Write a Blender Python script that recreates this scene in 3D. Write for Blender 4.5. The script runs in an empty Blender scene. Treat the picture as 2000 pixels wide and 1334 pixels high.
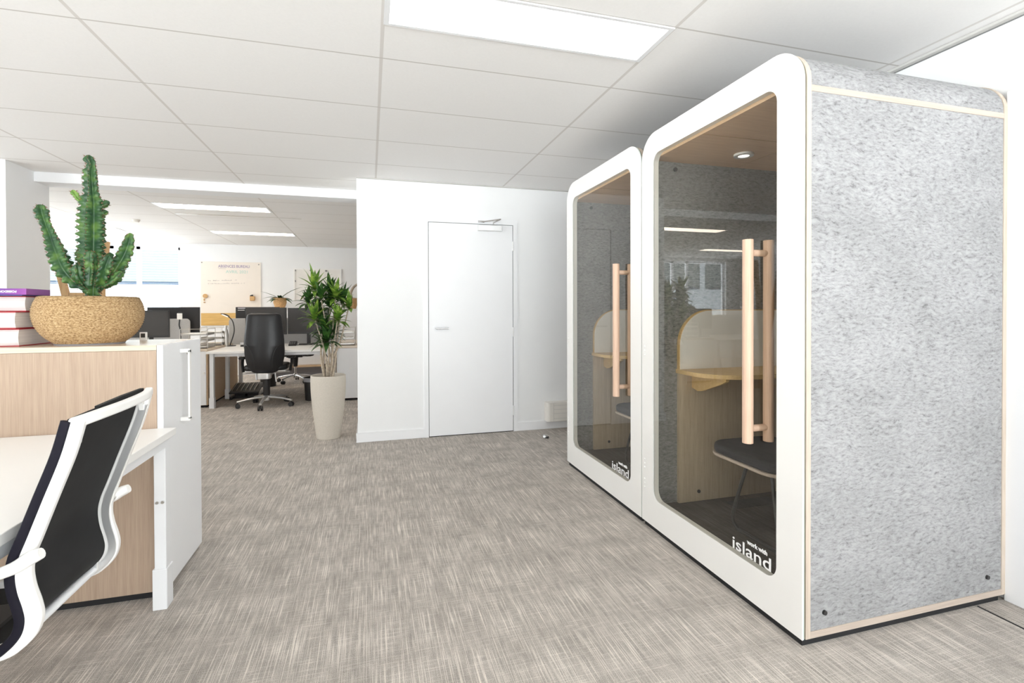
import bpy, bmesh, math, random
from mathutils import Vector, Matrix
random.seed(7)
R = random.Random(11)
PI = math.pi
sc = bpy.context.scene
col = sc.collection

# ------------------------------------------------------------------ camera
F_PX, YAW, PITCH, ROLL, CX, CY, CAM_H = 972.48, 0.2757, -0.0089, -0.0030, 997.26, 611.58, 1.2141
_F = Vector((math.sin(YAW)*math.cos(PITCH), math.cos(YAW)*math.cos(PITCH), math.sin(PITCH)))
_R = Vector((math.cos(YAW), -math.sin(YAW), 0)); _U = _R.cross(_F)
_c, _s = math.cos(ROLL), math.sin(ROLL)
_R2 = _c*_R + _s*_U; _U2 = -_s*_R + _c*_U
EYE = Vector((0, 0, CAM_H))
cd = bpy.data.cameras.new('camera'); cam = bpy.data.objects.new('camera', cd); col.objects.link(cam)
cd.sensor_width = 36; cd.sensor_fit = 'HORIZONTAL'; cd.lens = F_PX/2000*36
cd.shift_x = (1000-CX)/2000; cd.shift_y = (CY-667)/2000
cd.clip_start = .05; cd.clip_end = 200
m4 = Matrix((_R2, _U2, -_F)).transposed().to_4x4(); m4.translation = EYE
cam.matrix_world = m4
sc.camera = cam

def at(u, v, ax, val):
    """a point measured on the photograph, on the plane x/y/z = val"""
    d = _F + (u-CX)/F_PX*_R2 - (v-CY)/F_PX*_U2
    i = 'xyz'.index(ax)
    return EYE + d*((val-EYE[i])/d[i])

# ------------------------------------------------------------------ world, light, exposure
sc.view_settings.view_transform = 'Standard'; sc.view_settings.look = 'None'
sc.view_settings.gamma = 1; sc.view_settings.use_curve_mapping = False
sc.view_settings.exposure = 0.14
w = bpy.data.worlds.new('sky'); sc.world = w; w.use_nodes = True
bg = w.node_tree.nodes['Background']
bg.inputs[0].default_value = (.935, .965, 1, 1); # overcast sky above, brighter lower half added below the horizon to lift the ceiling
_nt = w.node_tree; _tc = _nt.nodes.new('ShaderNodeTexCoord'); _sp = _nt.nodes.new('ShaderNodeSeparateXYZ'); _mr = _nt.nodes.new('ShaderNodeMapRange')
_nt.links.new(_tc.outputs['Generated'], _sp.inputs[0]); _nt.links.new(_sp.outputs[2], _mr.inputs[0])
_mr.inputs[1].default_value = -.03; _mr.inputs[2].default_value = .03; _mr.inputs[3].default_value = 12.5; _mr.inputs[4].default_value = 5.6
_nt.links.new(_mr.outputs[0], bg.inputs[1])
PANEL_FRONT, PANEL_BACK = 4.5, 11.0
sc.cycles.max_bounces = 16; sc.cycles.diffuse_bounces = 8; sc.cycles.glossy_bounces = 5; sc.cycles.transparent_max_bounces = 16

def portal(loc, rot, sx, sy):
    l = bpy.data.lights.new('window_daylight', 'AREA'); l.shape = 'RECTANGLE'; l.size = sx; l.size_y = sy
    l.cycles.is_portal = True
    o = bpy.data.objects.new('window_daylight', l); o.location = loc; o.rotation_euler = rot; col.objects.link(o)
portal((-4.34, 10.45, 1.59), (-PI/2, 0, 0), 2.1, 1.5)
portal((-6.0, 7.7, 1.6), (0, -PI/2, 0), 1.3, 2.8)
portal((-6.0, 1.2, 1.6), (0, -PI/2, 0), 1.6, 6.0)
portal((.45, -3.2, 1.22), (PI/2, 0, 0), 4.1, 2.36)

# ------------------------------------------------------------------ materials
MATS = {}
def newmat(name):
    m = bpy.data.materials.new(name); m.use_nodes = True; nt = m.node_tree
    return m, nt, nt.nodes['Principled BSDF']
def N(nt, t, **k):
    n = nt.nodes.new(t)
    for a, b in k.items():
        if a.startswith('i_'):
            key = a[2:]; n.inputs[int(key) if key.isdigit() else key.replace('_', ' ')].default_value = b
        else: setattr(n, a, b)
    return n
def L(nt, a, b): nt.links.new(a, b)
def wpos(nt, scale=(1, 1, 1)):
    g = N(nt, 'ShaderNodeNewGeometry'); mp = N(nt, 'ShaderNodeMapping'); mp.inputs['Scale'].default_value = scale
    L(nt, g.outputs['Position'], mp.inputs['Vector']); return mp.outputs['Vector']
def noise(nt, scale3, detail=3, rough=.5, scale=1, dist=0):
    n = N(nt, 'ShaderNodeTexNoise'); n.inputs['Scale'].default_value = scale
    n.inputs['Detail'].default_value = detail; n.inputs['Roughness'].default_value = rough
    n.inputs['Distortion'].default_value = dist
    L(nt, wpos(nt, scale3), n.inputs['Vector']); return n.outputs['Fac']
def ramp(nt, src, stops):
    r = N(nt, 'ShaderNodeValToRGB'); e = r.color_ramp.elements
    while len(e) < len(stops): e.new(.5)
    for k, (p, c) in enumerate(stops):
        e[k].position = p; e[k].color = (c, c, c, 1) if isinstance(c, (int, float)) else (*c, 1)
    L(nt, src, r.inputs['Fac']); return r.outputs['Color']
def mix(nt, fac, a, b, mode='MIX'):
    m = N(nt, 'ShaderNodeMix', data_type='RGBA', blend_type=mode)
    for s, i in ((fac, 0), (a, 6), (b, 7)):
        if hasattr(s, 'links'): L(nt, s, m.inputs[i])
        elif i == 0: m.inputs[0].default_value = s
        else: m.inputs[i].default_value = (*s, 1)
    return m.outputs[2]
def bump(nt, src, b, strength=.3, dist=.002):
    n = N(nt, 'ShaderNodeBump'); n.inputs['Strength'].default_value = strength; n.inputs['Distance'].default_value = dist
    L(nt, src, n.inputs['Height']); L(nt, n.outputs[0], b.inputs['Normal'])
def plain(name, c, rough=.5, metal=0, spec=.5, vary=.03, vs=6, coat=0):
    m, nt, b = newmat(name)
    lo = tuple(x*(1-vary) for x in c); hi = tuple(min(1, x*(1+vary)) for x in c)
    L(nt, ramp(nt, noise(nt, (vs, vs, vs), 3), [(.3, lo), (.7, hi)]), b.inputs['Base Color'])
    b.inputs['Roughness'].default_value = rough; b.inputs['Metallic'].default_value = metal
    b.inputs['Specular IOR Level'].default_value = spec; b.inputs['Coat Weight'].default_value = coat
    MATS[name] = m; return m
def wood(name, c0, c1, axis='z', fine=55, rough=.45, spec=.4):
    m, nt, b = newmat(name)
    s = {'z': (fine, fine, 1.6), 'x': (1.6, fine, fine), 'y': (fine, 1.6, fine)}[axis]
    s2 = tuple(k*5 for k in s)
    a = ramp(nt, noise(nt, s, 4, .6, dist=.4), [(.3, c0), (.7, c1)])
    f = ramp(nt, noise(nt, s2, 2), [(.35, tuple(k*.86 for k in c0)), (.6, c1)])
    L(nt, mix(nt, .35, a, f), b.inputs['Base Color'])
    b.inputs['Roughness'].default_value = rough; b.inputs['Specular IOR Level'].default_value = spec
    MATS[name] = m; return m
def felt(name, c0, c1, c2, rough=1):
    m, nt, b = newmat(name)
    g = N(nt, 'ShaderNodeNewGeometry')
    # fibres: warped, stretched sideways
    warp = N(nt, 'ShaderNodeTexNoise'); warp.inputs['Scale'].default_value = 9; warp.inputs['Detail'].default_value = 3
    L(nt, g.outputs['Position'], warp.inputs['Vector'])
    add = N(nt, 'ShaderNodeVectorMath', operation='MULTIPLY_ADD'); add.inputs[1].default_value = (.05, .05, .05)
    L(nt, warp.outputs['Color'], add.inputs[0]); L(nt, g.outputs['Position'], add.inputs[2])
    mp = N(nt, 'ShaderNodeMapping'); mp.inputs['Scale'].default_value = (38, 38, 105); L(nt, add.outputs[0], mp.inputs['Vector'])
    n1 = N(nt, 'ShaderNodeTexNoise'); n1.inputs['Scale'].default_value = 1; n1.inputs['Detail'].default_value = 8; n1.inputs['Roughness'].default_value = .72
    L(nt, mp.outputs[0], n1.inputs['Vector'])
    a = ramp(nt, n1.outputs['Fac'], [(.30, c0), (.46, c1), (.64, c2)])
    bl = ramp(nt, noise(nt, (3, 3, 5), 4, .6), [(.3, .86), (.7, 1.06)])
    L(nt, mix(nt, 1, a, bl, 'MULTIPLY'), b.inputs['Base Color'])
    b.inputs['Roughness'].default_value = rough; b.inputs['Specular IOR Level'].default_value = .1
    bump(nt, n1.outputs['Fac'], b, .35, .003); MATS[name] = m; return m

plain('wall_paint', (.86, .865, .87), .75, spec=.25, vary=.006)
plain('white_lacquer', (.88, .87, .85), .35, vary=.005)
plain('white_paint', (.86, .865, .88), .4, vary=.006)
plain('beam_paint', (.86, .87, .89), .6, vary=.006)
plain('white_metal', (.84, .85, .87), .35, vary=.01)
plain('cream_plastic', (.80, .77, .72), .5)
plain('dark_gap', (.015, .015, .017), .8)
plain('black_plastic', (.022, .021, .022), .42)
plain('black_metal', (.02, .02, .022), .35)
plain('screen', (.045, .042, .04), .25)
plain('chrome', (.75, .75, .76), .18, metal=1)
plain('steel', (.62, .60, .57), .33, metal=1)
plain('aluminium', (.78, .78, .78), .35, metal=.85)
plain('leather', (.012, .012, .014), .33, spec=.5)
plain('glass_edge', (.62, .74, .68), .2)
plain('white_board', (.88, .86, .83), .25)
plain('glass_board_cream', (.86, .79, .71), .12, vary=.01)
plain('lettering', (.9, .9, .9), .5)
plain('purple_ink', (.24, .18, .36), .6); plain('green_ink', (.45, .66, .58), .6); plain('dark_ink', (.30, .27, .28), .6)
plain('grey_magnet', (.22, .22, .22), .5)
plain('paper', (.86, .84, .80), .8)
plain('red_cloth', (.42, .035, .045), .6); plain('blue_cover', (.05, .06, .22), .4)
plain('soil', (.10, .06, .04), 1, vary=.5, vs=60)
plain('terracotta_fibre', (.62, .38, .18), .9, vary=.3, vs=80)
plain('rubber', (.03, .03, .03), .7)
plain('hinge_white', (.84, .84, .84), .4)
plain('saucer', (.35, .35, .38), .5)
plain('cork', (.62, .38, .17), .8, vary=.15, vs=60)
plain('outdoor_wall', (.33, .36, .38), .9); plain('outdoor_glass', (.02, .035, .06), .9, spec=.1); plain('outdoor_pale', (.10, .115, .115), .9, spec=.1)
plain('grey_light_fabric', (.50, .49, .48), .95, vary=.12, vs=260)
plain('tbar', (.60, .585, .56), .6)
plain('stem_bark', (.42, .35, .27), .85, vary=.25, vs=50)
plain('spine', (.23, .13, .08), .8)
wood('birch', (.50, .41, .33), (.63, .54, .45), 'z', 40)
wood('birch_x', (.47, .385, .32), (.59, .50, .43), 'x', 40)
wood('handle_wood', (.62, .41, .29), (.74, .53, .40), 'z', 60)
wood('oak_light', (.42, .305, .225), (.52, .40, .305), 'z', 70, .42)
wood('oak_top', (.68, .55, .42), (.78, .67, .54), 'x', 60, .22, .6)
wood('oak_interior', (.46, .36, .25), (.60, .50, .37), 'z', 60)
wood('oak_yellow', (.60, .40, .17), (.72, .52, .26), 'x', 45)
wood('oak_ceiling', (.72, .48, .30), (.84, .60, .40), 'x', 45)
wood('shelf_wood', (.58, .40, .24), (.68, .50, .33), 'x', 40)
wood('stand_wood', (.48, .29, .13), (.60, .40, .21), 'z', 30)
wood('panel_band', (.66, .40, .12), (.76, .50, .19), 'x', 30)
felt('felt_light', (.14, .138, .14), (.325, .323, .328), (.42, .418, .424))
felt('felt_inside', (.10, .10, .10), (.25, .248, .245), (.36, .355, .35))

def carpet(name, k):
    m, nt, b = newmat(name)
    fine = noise(nt, (480, 300, 1), 2, .6)
    lin = ramp(nt, noise(nt, (330, 3.4, 1), 2, .5), [(.54, 0), (.62, 1)])
    lin2 = ramp(nt, noise(nt, (7, 230, 1), 2, .5), [(.54, 0), (.66, 1)])
    soft = noise(nt, (60, 9, 1), 4, .6); blot = noise(nt, (6, 5, 1), 5, .65)
    dark, mid, light = tuple(k*x for x in (.26, .235, .213)), tuple(k*x for x in (.57, .52, .472)), tuple(k*x for x in (.80, .74, .67))
    c = ramp(nt, fine, [(.30, dark), (.64, mid)])
    c = mix(nt, mix(nt, 1, lin, (.75, .75, .75), 'MULTIPLY'), c, light)
    c = mix(nt, mix(nt, 1, lin2, (.38, .38, .38), 'MULTIPLY'), c, light)
    c = mix(nt, 1, c, ramp(nt, soft, [(.3, .80), (.7, 1.10)]), 'MULTIPLY')
    c = mix(nt, 1, c, ramp(nt, blot, [(.3, .82), (.7, 1.10)]), 'MULTIPLY')
    L(nt, c, b.inputs['Base Color']); b.inputs['Roughness'].default_value = 1; b.inputs['Specular IOR Level'].default_value = .1
    bump(nt, fine, b, .4, .003); MATS[name] = m
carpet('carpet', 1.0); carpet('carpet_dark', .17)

def ceiling_mat():
    m, nt, b = newmat('ceiling_tiles')
    g = N(nt, 'ShaderNodeNewGeometry'); sp = N(nt, 'ShaderNodeSeparateXYZ'); L(nt, g.outputs['Position'], sp.inputs[0])
    def line(out, off, step, half):
        a = N(nt, 'ShaderNodeMath', operation='ADD'); a.inputs[1].default_value = -off + 100*step + step/2; L(nt, out, a.inputs[0])
        q = N(nt, 'ShaderNodeMath', operation='MODULO'); q.inputs[1].default_value = step; L(nt, a.outputs[0], q.inputs[0])
        d = N(nt, 'ShaderNodeMath', operation='SUBTRACT'); d.inputs[1].default_value = step/2; L(nt, q.outputs[0], d.inputs[0])
        e = N(nt, 'ShaderNodeMath', operation='ABSOLUTE'); L(nt, d.outputs[0], e.inputs[0])
        f = N(nt, 'ShaderNodeMath', operation='LESS_THAN'); f.inputs[1].default_value = half; L(nt, e.outputs[0], f.inputs[0])
        return f.outputs[0]
    lx, ly = line(sp.outputs[0], -1.141, 1.2, .008), line(sp.outputs[1], 2.455, .6, .0045)
    base = ramp(nt, noise(nt, (90, 90, 1), 4, .7), [(.35, (.865, .855, .845)), (.65, (.885, .875, .865))])
    c = mix(nt, lx, base, (.70, .675, .65)); c = mix(nt, ly, c, (.60, .575, .55))
    L(nt, c, b.inputs['Base Color']); b.inputs['Roughness'].default_value = .9; b.inputs['Specular IOR Level'].default_value = .15
    MATS['ceiling_tiles'] = m
ceiling_mat()

def glass_mat(name, tint, refl):
    m = bpy.data.materials.new(name); m.use_nodes = True; nt = m.node_tree; nt.nodes.clear()
    o = N(nt, 'ShaderNodeOutputMaterial'); t = N(nt, 'ShaderNodeBsdfTransparent'); g = N(nt, 'ShaderNodeBsdfGlossy')
    t.inputs[0].default_value = (*tint, 1); g.inputs['Roughness'].default_value = 0; g.inputs['Color'].default_value = (1, 1, 1, 1)
    fr = N(nt, 'ShaderNodeFresnel'); fr.inputs[0].default_value = refl; mx = N(nt, 'ShaderNodeMixShader')
    geo = N(nt, 'ShaderNodeNewGeometry')
    sub = N(nt, 'ShaderNodeMath', operation='SUBTRACT'); sub.inputs[0].default_value = 1; L(nt, geo.outputs['Backfacing'], sub.inputs[1])
    ml = N(nt, 'ShaderNodeMath', operation='MULTIPLY'); L(nt, fr.outputs[0], ml.inputs[0]); L(nt, sub.outputs[0], ml.inputs[1])
    L(nt, ml.outputs[0], mx.inputs[0]); L(nt, t.outputs[0], mx.inputs[1]); L(nt, g.outputs[0], mx.inputs[2]); L(nt, mx.outputs[0], o.inputs[0])
    MATS[name] = m
glass_mat('booth_glass', (.95, .945, .92), 1.6)
glass_mat('window_glass', (.97, .98, .97), 1.5)

def emit(name, c, s):
    m, nt, b = newmat(name); b.inputs['Base Color'].default_value = (.9, .9, .9, 1)
    b.inputs['Emission Color'].default_value = (*c, 1); b.inputs['Emission Strength'].default_value = s; MATS[name] = m
emit('panel_front', (1, .97, .93), PANEL_FRONT); emit('panel_back', (1, .86, .70), PANEL_BACK)
emit('small_lamp', (1, .93, .82), 1.2)
emit('booth_lamp', (1, .94, .86), 3)

def rope_mat():
    m, nt, b = newmat('rope')
    w1 = N(nt, 'ShaderNodeTexWave', wave_type='BANDS', bands_direction='Z'); w1.inputs['Scale'].default_value = 45; w1.inputs['Distortion'].default_value = 2.5
    w1.inputs['Detail'].default_value = 3; L(nt, wpos(nt), w1.inputs['Vector'])
    tw = noise(nt, (130, 130, 220), 4, .7)
    a = ramp(nt, w1.outputs['Fac'], [(.05, (.20, .11, .045)), (.6, (.52, .34, .16))])
    c = ramp(nt, tw, [(.38, (.17, .085, .03)), (.5, (.48, .31, .15)), (.64, (.74, .56, .33))])
    L(nt, mix(nt, .65, a, c), b.inputs['Base Color']); b.inputs['Roughness'].default_value = .9
    bump(nt, tw, b, .6, .004); MATS['rope'] = m
rope_mat()
def page_mat():
    m, nt, b = newmat('book_pages')
    L(nt, ramp(nt, noise(nt, (3, 3, 900), 2), [(.3, (.66, .63, .62)), (.7, (.85, .82, .80))]), b.inputs['Base Color'])
    b.inputs['Roughness'].default_value = .9; MATS['book_pages'] = m
page_mat()
def stone_mat():
    m, nt, b = newmat('planter_stone')
    n = noise(nt, (60, 60, 260), 5, .8)
    L(nt, ramp(nt, n, [(.3, (.50, .455, .39)), (.7, (.63, .58, .51))]), b.inputs['Base Color']); b.inputs['Roughness'].default_value = .85
    bump(nt, n, b, .2, .002); MATS['planter_stone'] = m
stone_mat()
def grad_book():
    m, nt, b = newmat('purple_cover')
    g = N(nt, 'ShaderNodeNewGeometry'); sp = N(nt, 'ShaderNodeSeparateXYZ'); L(nt, g.outputs['Position'], sp.inputs[0])
    mr = N(nt, 'ShaderNodeMapRange'); mr.inputs[1].default_value = -1.48; mr.inputs[2].default_value = -1.33; L(nt, sp.outputs[0], mr.inputs[0])
    L(nt, ramp(nt, mr.outputs[0], [(0, (.10, .04, .28)), (1, (.34, .08, .36))]), b.inputs['Base Color']); b.inputs['Roughness'].default_value = .4
    MATS['purple_cover'] = m
grad_book()
def leafy(name, a, b_, c, sc_=30):
    m, nt, b = newmat(name)
    L(nt, ramp(nt, noise(nt, (sc_, sc_, sc_), 3), [(.32, a), (.5, b_), (.68, c)]), b.inputs['Base Color'])
    b.inputs['Roughness'].default_value = .4; MATS[name] = m
leafy('cactus_skin', (.018, .06, .026), (.04, .11, .035), (.11, .21, .045), 26)
leafy('cactus_young', (.08, .19, .04), (.16, .30, .06), (.26, .40, .10), 40)
leafy('leaf_dark', (.012, .045, .01), (.028, .09, .016), (.07, .16, .03), 20)
leafy('leaf_bright', (.045, .12, .015), (.12, .24, .025), (.30, .42, .07), 24)

# ------------------------------------------------------------------ mesh helpers
def BM(): return bmesh.new()
def box(bm, x0, x1, y0, y1, z0, z1):
    v = [bm.verts.new((x, y, z)) for x in (x0, x1) for y in (y0, y1) for z in (z0, z1)]
    for f in ((0, 1, 3, 2), (4, 6, 7, 5), (0, 4, 5, 1), (2, 3, 7, 6), (0, 2, 6, 4), (1, 5, 7, 3)):
        bm.faces.new([v[i] for i in f])
def frame(d):
    d = Vector(d).normalized(); a = Vector((0, 0, 1)) if abs(d.z) < .9 else Vector((1, 0, 0))
    u = d.cross(a).normalized(); return u, d.cross(u).normalized()
def catmull(pts, n=6):
    P = [Vector(p) for p in pts]; P = [2*P[0]-P[1]]+P+[2*P[-1]-P[-2]]; out = []
    for i in range(1, len(P)-2):
        for k in range(n):
            t = k/n; a, b, c, d = P[i-1:i+3]
            out.append(.5*((2*b)+(c-a)*t+(2*a-5*b+4*c-d)*t*t+(-a+3*b-3*c+d)*t**3))
    out.append(P[-2]); return out
def sweep(bm, path, sect, closed_caps=True, up=None):
    """sect(i, n) -> list of (a, b) offsets in the moving frame"""
    path = [Vector(p) for p in path]; n = len(path); rings = []; u = None
    for i, p in enumerate(path):
        t = (path[min(i+1, n-1)]-path[max(i-1, 0)]).normalized()
        if up is not None:
            w_ = Vector(up); u_ = w_ - t*w_.dot(t); u_.normalize()
        elif u is None: u_, _ = frame(t)
        else: u_ = (u - t*u.dot(t)).normalized()
        u = u_; v_ = t.cross(u_)
        rings.append([bm.verts.new(p+u_*a+v_*b) for a, b in sect(i, n)])
    for i in range(n-1):
        k = len(rings[i])
        for j in range(k): bm.faces.new((rings[i][j], rings[i][(j+1) % k], rings[i+1][(j+1) % k], rings[i+1][j]))
    if closed_caps:
        bm.faces.new(rings[0][::-1]); bm.faces.new(rings[-1])
def circ(r, s=12, sx=1, sy=1): return [(r*sx*math.cos(2*PI*k/s), r*sy*math.sin(2*PI*k/s)) for k in range(s)]
def tube(bm, path, r, s=10, smooth=0, sx=1, sy=1, up=None):
    if smooth: path = catmull(path, smooth)
    rr = r if callable(r) else (lambda t: r)
    sweep(bm, path, lambda i, n: circ(rr(i/(n-1)), s, sx, sy), up=up)
def cyl(bm, a, b, r0, r1=None, s=20):
    r1 = r0 if r1 is None else r1
    sweep(bm, [a, b], lambda i, n: circ(r0 if i == 0 else r1, s))
def lathe(bm, prof, cx, cy, s=40, cap0=True, cap1=True):
    rings = [[bm.verts.new((cx+r*math.cos(2*PI*k/s), cy+r*math.sin(2*PI*k/s), z)) for k in range(s)] for r, z in prof]
    for a, b in zip(rings, rings[1:]):
        for k in range(s): bm.faces.new((a[k], a[(k+1) % s], b[(k+1) % s], b[k]))
    if cap0: bm.faces.new(rings[0][::-1])
    if cap1: bm.faces.new(rings[-1])
def rrect(a0, a1, b0, b1, r, n=10):
    """rounded rectangle; r = (bl, br, tr, tl)"""
    if not isinstance(r, (tuple, list)): r = (r,)*4
    out = []
    for (ca, cb, rr, st) in ((a0, b0, r[0], PI), (a1, b0, r[1], 1.5*PI), (a1, b1, r[2], 0), (a0, b1, r[3], .5*PI)):
        sa = 1 if ca == a0 else -1; sb = 1 if cb == b0 else -1
        if rr <= 0: out += [(ca, cb)]*(n+1); continue
        for k in range(n+1):
            t = st+k/n*PI/2; out.append((ca+sa*rr+rr*math.cos(t), cb+sb*rr+rr*math.sin(t)))
    return out
def P3(axis, a, b, c):
    return {'x': (c, a, b), 'y': (a, c, b), 'z': (a, b, c)}[axis]
def dedupe(o):
    r = []
    for p in o:
        if not r or abs(p[0]-r[-1][0])+abs(p[1]-r[-1][1]) > 1e-6: r.append(p)
    if abs(r[0][0]-r[-1][0])+abs(r[0][1]-r[-1][1]) < 1e-6: r.pop()
    return r
def prism(bm, outline, axis, c0, c1):
    o = dedupe(outline); A = [bm.verts.new(P3(axis, a, b, c0)) for a, b in o]; B = [bm.verts.new(P3(axis, a, b, c1)) for a, b in o]
    k = len(o); bm.faces.new(A); bm.faces.new(B[::-1])
    for j in range(k): bm.faces.new((A[j], A[(j+1) % k], B[(j+1) % k], B[j]))
def ring(bm, outer, inner, axis, c0, c1):
    """two outlines with the same number of points"""
    k = len(outer); V = [[bm.verts.new(P3(axis, a, b, c)) for a, b in o] for c in (c0, c1) for o in (outer, inner)]
    oa, ia, ob, ib = V
    for j in range(k):
        q = (j+1) % k
        for f in ((oa[j], oa[q], ia[q], ia[j]), (ob[j], ib[j], ib[q], ob[q]), (oa[j], ob[j], ob[q], oa[q]), (ia[j], ia[q], ib[q], ib[j])):
            bm.faces.new(f)
def world_loc(o):
    p = Vector(o.location)
    while o.parent: o = o.parent; p += Vector(o.location)
    return p
def build(name, bm, mat, parent=None, bev=0, smooth=False, seg=2, weld=True):
    if weld: bmesh.ops.remove_doubles(bm, verts=bm.verts, dist=1e-6)
    bmesh.ops.recalc_face_normals(bm, faces=bm.faces)
    me = bpy.data.meshes.new(name)
    if parent: off = world_loc(parent)
    else:
        xs = [v.co.x for v in bm.verts]; ys = [v.co.y for v in bm.verts]; zs = [v.co.z for v in bm.verts]
        off = Vector(((min(xs)+max(xs))/2, (min(ys)+max(ys))/2, min(zs)))
    bmesh.ops.translate(bm, verts=bm.verts, vec=-off)
    bm.to_mesh(me); bm.free()
    me.materials.append(MATS[mat])
    o = bpy.data.objects.new(name, me); col.objects.link(o)
    if parent: o.parent = parent
    else: o.location = off
    if bev:
        b = o.modifiers.new('bevel', 'BEVEL'); b.width = bev; b.segments = seg; b.limit_method = 'ANGLE'; b.angle_limit = .7
    if smooth:
        for p in me.polygons: p.use_smooth = True
        if smooth != 'all':
            me.set_sharp_from_angle(angle=.7)
    return o
def bx(name, mat, parent, *b, bev=0):
    bm = BM(); box(bm, *b); return build(name, bm, mat, parent, bev)
def thing(name, loc, label, cat, group=None):
    o = bpy.data.objects.new(name, None); o.location = loc; o.empty_display_size = .1; col.objects.link(o)
    return tag(o, label, cat, group)
def tag(o, label, cat, group=None):
    o['label'] = label; o['category'] = cat
    if group: o['group'] = group
    return o
def struct(o): o['kind'] = 'structure'; return o
def text_mesh(name, s, size, origin, xdir, ydir, mat, parent=None, ext=.0006, width=None, bold=0):
    cu = bpy.data.curves.new(name, 'FONT'); cu.body = s; cu.size = size; cu.extrude = ext; cu.offset = bold; cu.resolution_u = 4
    t = bpy.data.objects.new(name, cu); me = bpy.data.meshes.new_from_object(t)
    bpy.data.objects.remove(t)
    X, Y = Vector(xdir), Vector(ydir); Z = X.cross(Y)
    xs = [v.co.x for v in me.vertices]; k = width/(max(xs)-min(xs)) if width else 1
    x0 = min(xs)
    off = Vector(origin) - (world_loc(parent) if parent else Vector((0, 0, 0)))
    for v in me.vertices: v.co = off + X*((v.co.x-x0)*k) + Y*v.co.y + Z*v.co.z
    me.materials.clear(); me.materials.append(MATS[mat])
    o = bpy.data.objects.new(name, me); col.objects.link(o)
    if parent: o.parent = parent
    return o
def copy_tree(o, parent=None):
    c = o.copy(); col.objects.link(c)
    if parent: c.parent = parent
    for ch in list(o.children): copy_tree(ch, c)
    return c

# ------------------------------------------------------------------ the room
XR, YW, HC = 2.549, 4.737, 2.408
XL, YB, YR = -5.8, 10.25, -3.0          # outer left wall, back wall, wall behind the camera
bm = BM(); box(bm, XL-.2, XR+.2, YR-.2, YB+.2, -.1, 0); struct(build('floor', bm, 'carpet'))
bm = BM(); box(bm, XL-.2, XR+.2, YR-.2, YB+.2, HC, HC+.1); struct(build('ceiling', bm, 'ceiling_tiles'))
bm = BM(); box(bm, -.11, XR, YW, 5.30, 0, HC); struct(build('wall_front', bm, 'wall_paint'))
bm = BM(); box(bm, XR, XR+.15, YR, YB, 0, HC); struct(build('wall_right', bm, 'wall_paint'))
bm = BM(); box(bm, XL, -2.775, 4.90, 5.46, 0, HC); struct(build('wall_partition', bm, 'wall_paint'))
bm = BM(); box(bm, -2.775, -.11, 5.25, 5.46, HC-.085, HC); struct(build('trim_1', bm, 'beam_paint'))

def wall_with_openings(name, axis, c0, c1, a0, a1, holes):
    """axis x: wall plane x=c, running in y (a); axis y: wall plane y=c, running in x"""
    bm = BM(); prev = a0
    def b(p0, p1, z0, z1):
        if axis == 'x': box(bm, c0, c1, p0, p1, z0, z1)
        else: box(bm, p0, p1, c0, c1, z0, z1)
    for h0, h1, z0, z1 in holes:
        b(prev, h0, 0, HC); b(h0, h1, 0, z0); b(h0, h1, z1, HC); prev = h1
    b(prev, a1, 0, HC); return struct(build(name, bm, 'wall_paint'))
wall_with_openings('wall_back', 'y', YB, YB+.18, XL, XR, [(-5.40, -3.28, .85, 2.34)])
wall_with_openings('wall_left', 'x', XL-.18, XL, YR, YB, [(-1.8, 4.2, .85, 2.36), (6.3, 9.1, .95, 2.25)])
wall_with_openings('wall_rear', 'y', YR-.18, YR, XL, XR, [(-1.6, 2.5, .03, 2.39)])

def window(name, axis, c, a0, a1, z0, z1, mull, blinds=False):
    fr = BM()
    def b(bm, p0, p1, q0, q1, d0=-.03, d1=.03):
        if axis == 'x': box(bm, c+d0, c+d1, p0, p1, q0, q1)
        else: box(bm, p0, p1, c+d0, c+d1, q0, q1)
    b(fr, a0, a1, z0, z0+.05); b(fr, a0, a1, z1-.05, z1); b(fr, a0, a0+.05, z0, z1); b(fr, a1-.05, a1, z0, z1)
    for mm in mull: b(fr, mm-.03, mm+.03, z0, z1)
    o = struct(build(name, fr, 'white_metal'))
    gl = BM(); b(gl, a0+.02, a1-.02, z0+.02, z1-.02, -.004, .004); build('window_glass', gl, 'window_glass', o)
    if blinds:
        bl = BM(); z = z1-.07
        while z > z0+.06: b(bl, a0+.03, a1-.03, z, z+.0022, -.115, -.09); z -= .045
        build('blind', bl, 'white_metal', o)
    return o
window('window_1', 'y', YB+.10, -5.40, -3.28, .85, 2.34, [-4.35, -3.95], True)
window('window_2', 'x', XL-.09, 6.3, 9.1, .95, 2.25, [7.0, 7.7, 8.4])
window('window_3', 'x', XL-.09, -1.8, 4.2, .85, 2.36, [-.6, .6, 1.8, 3.0])
window('window_4', 'y', YR-.09, -1.6, 2.5, .03, 2.39, [-.3, .95])

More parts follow.
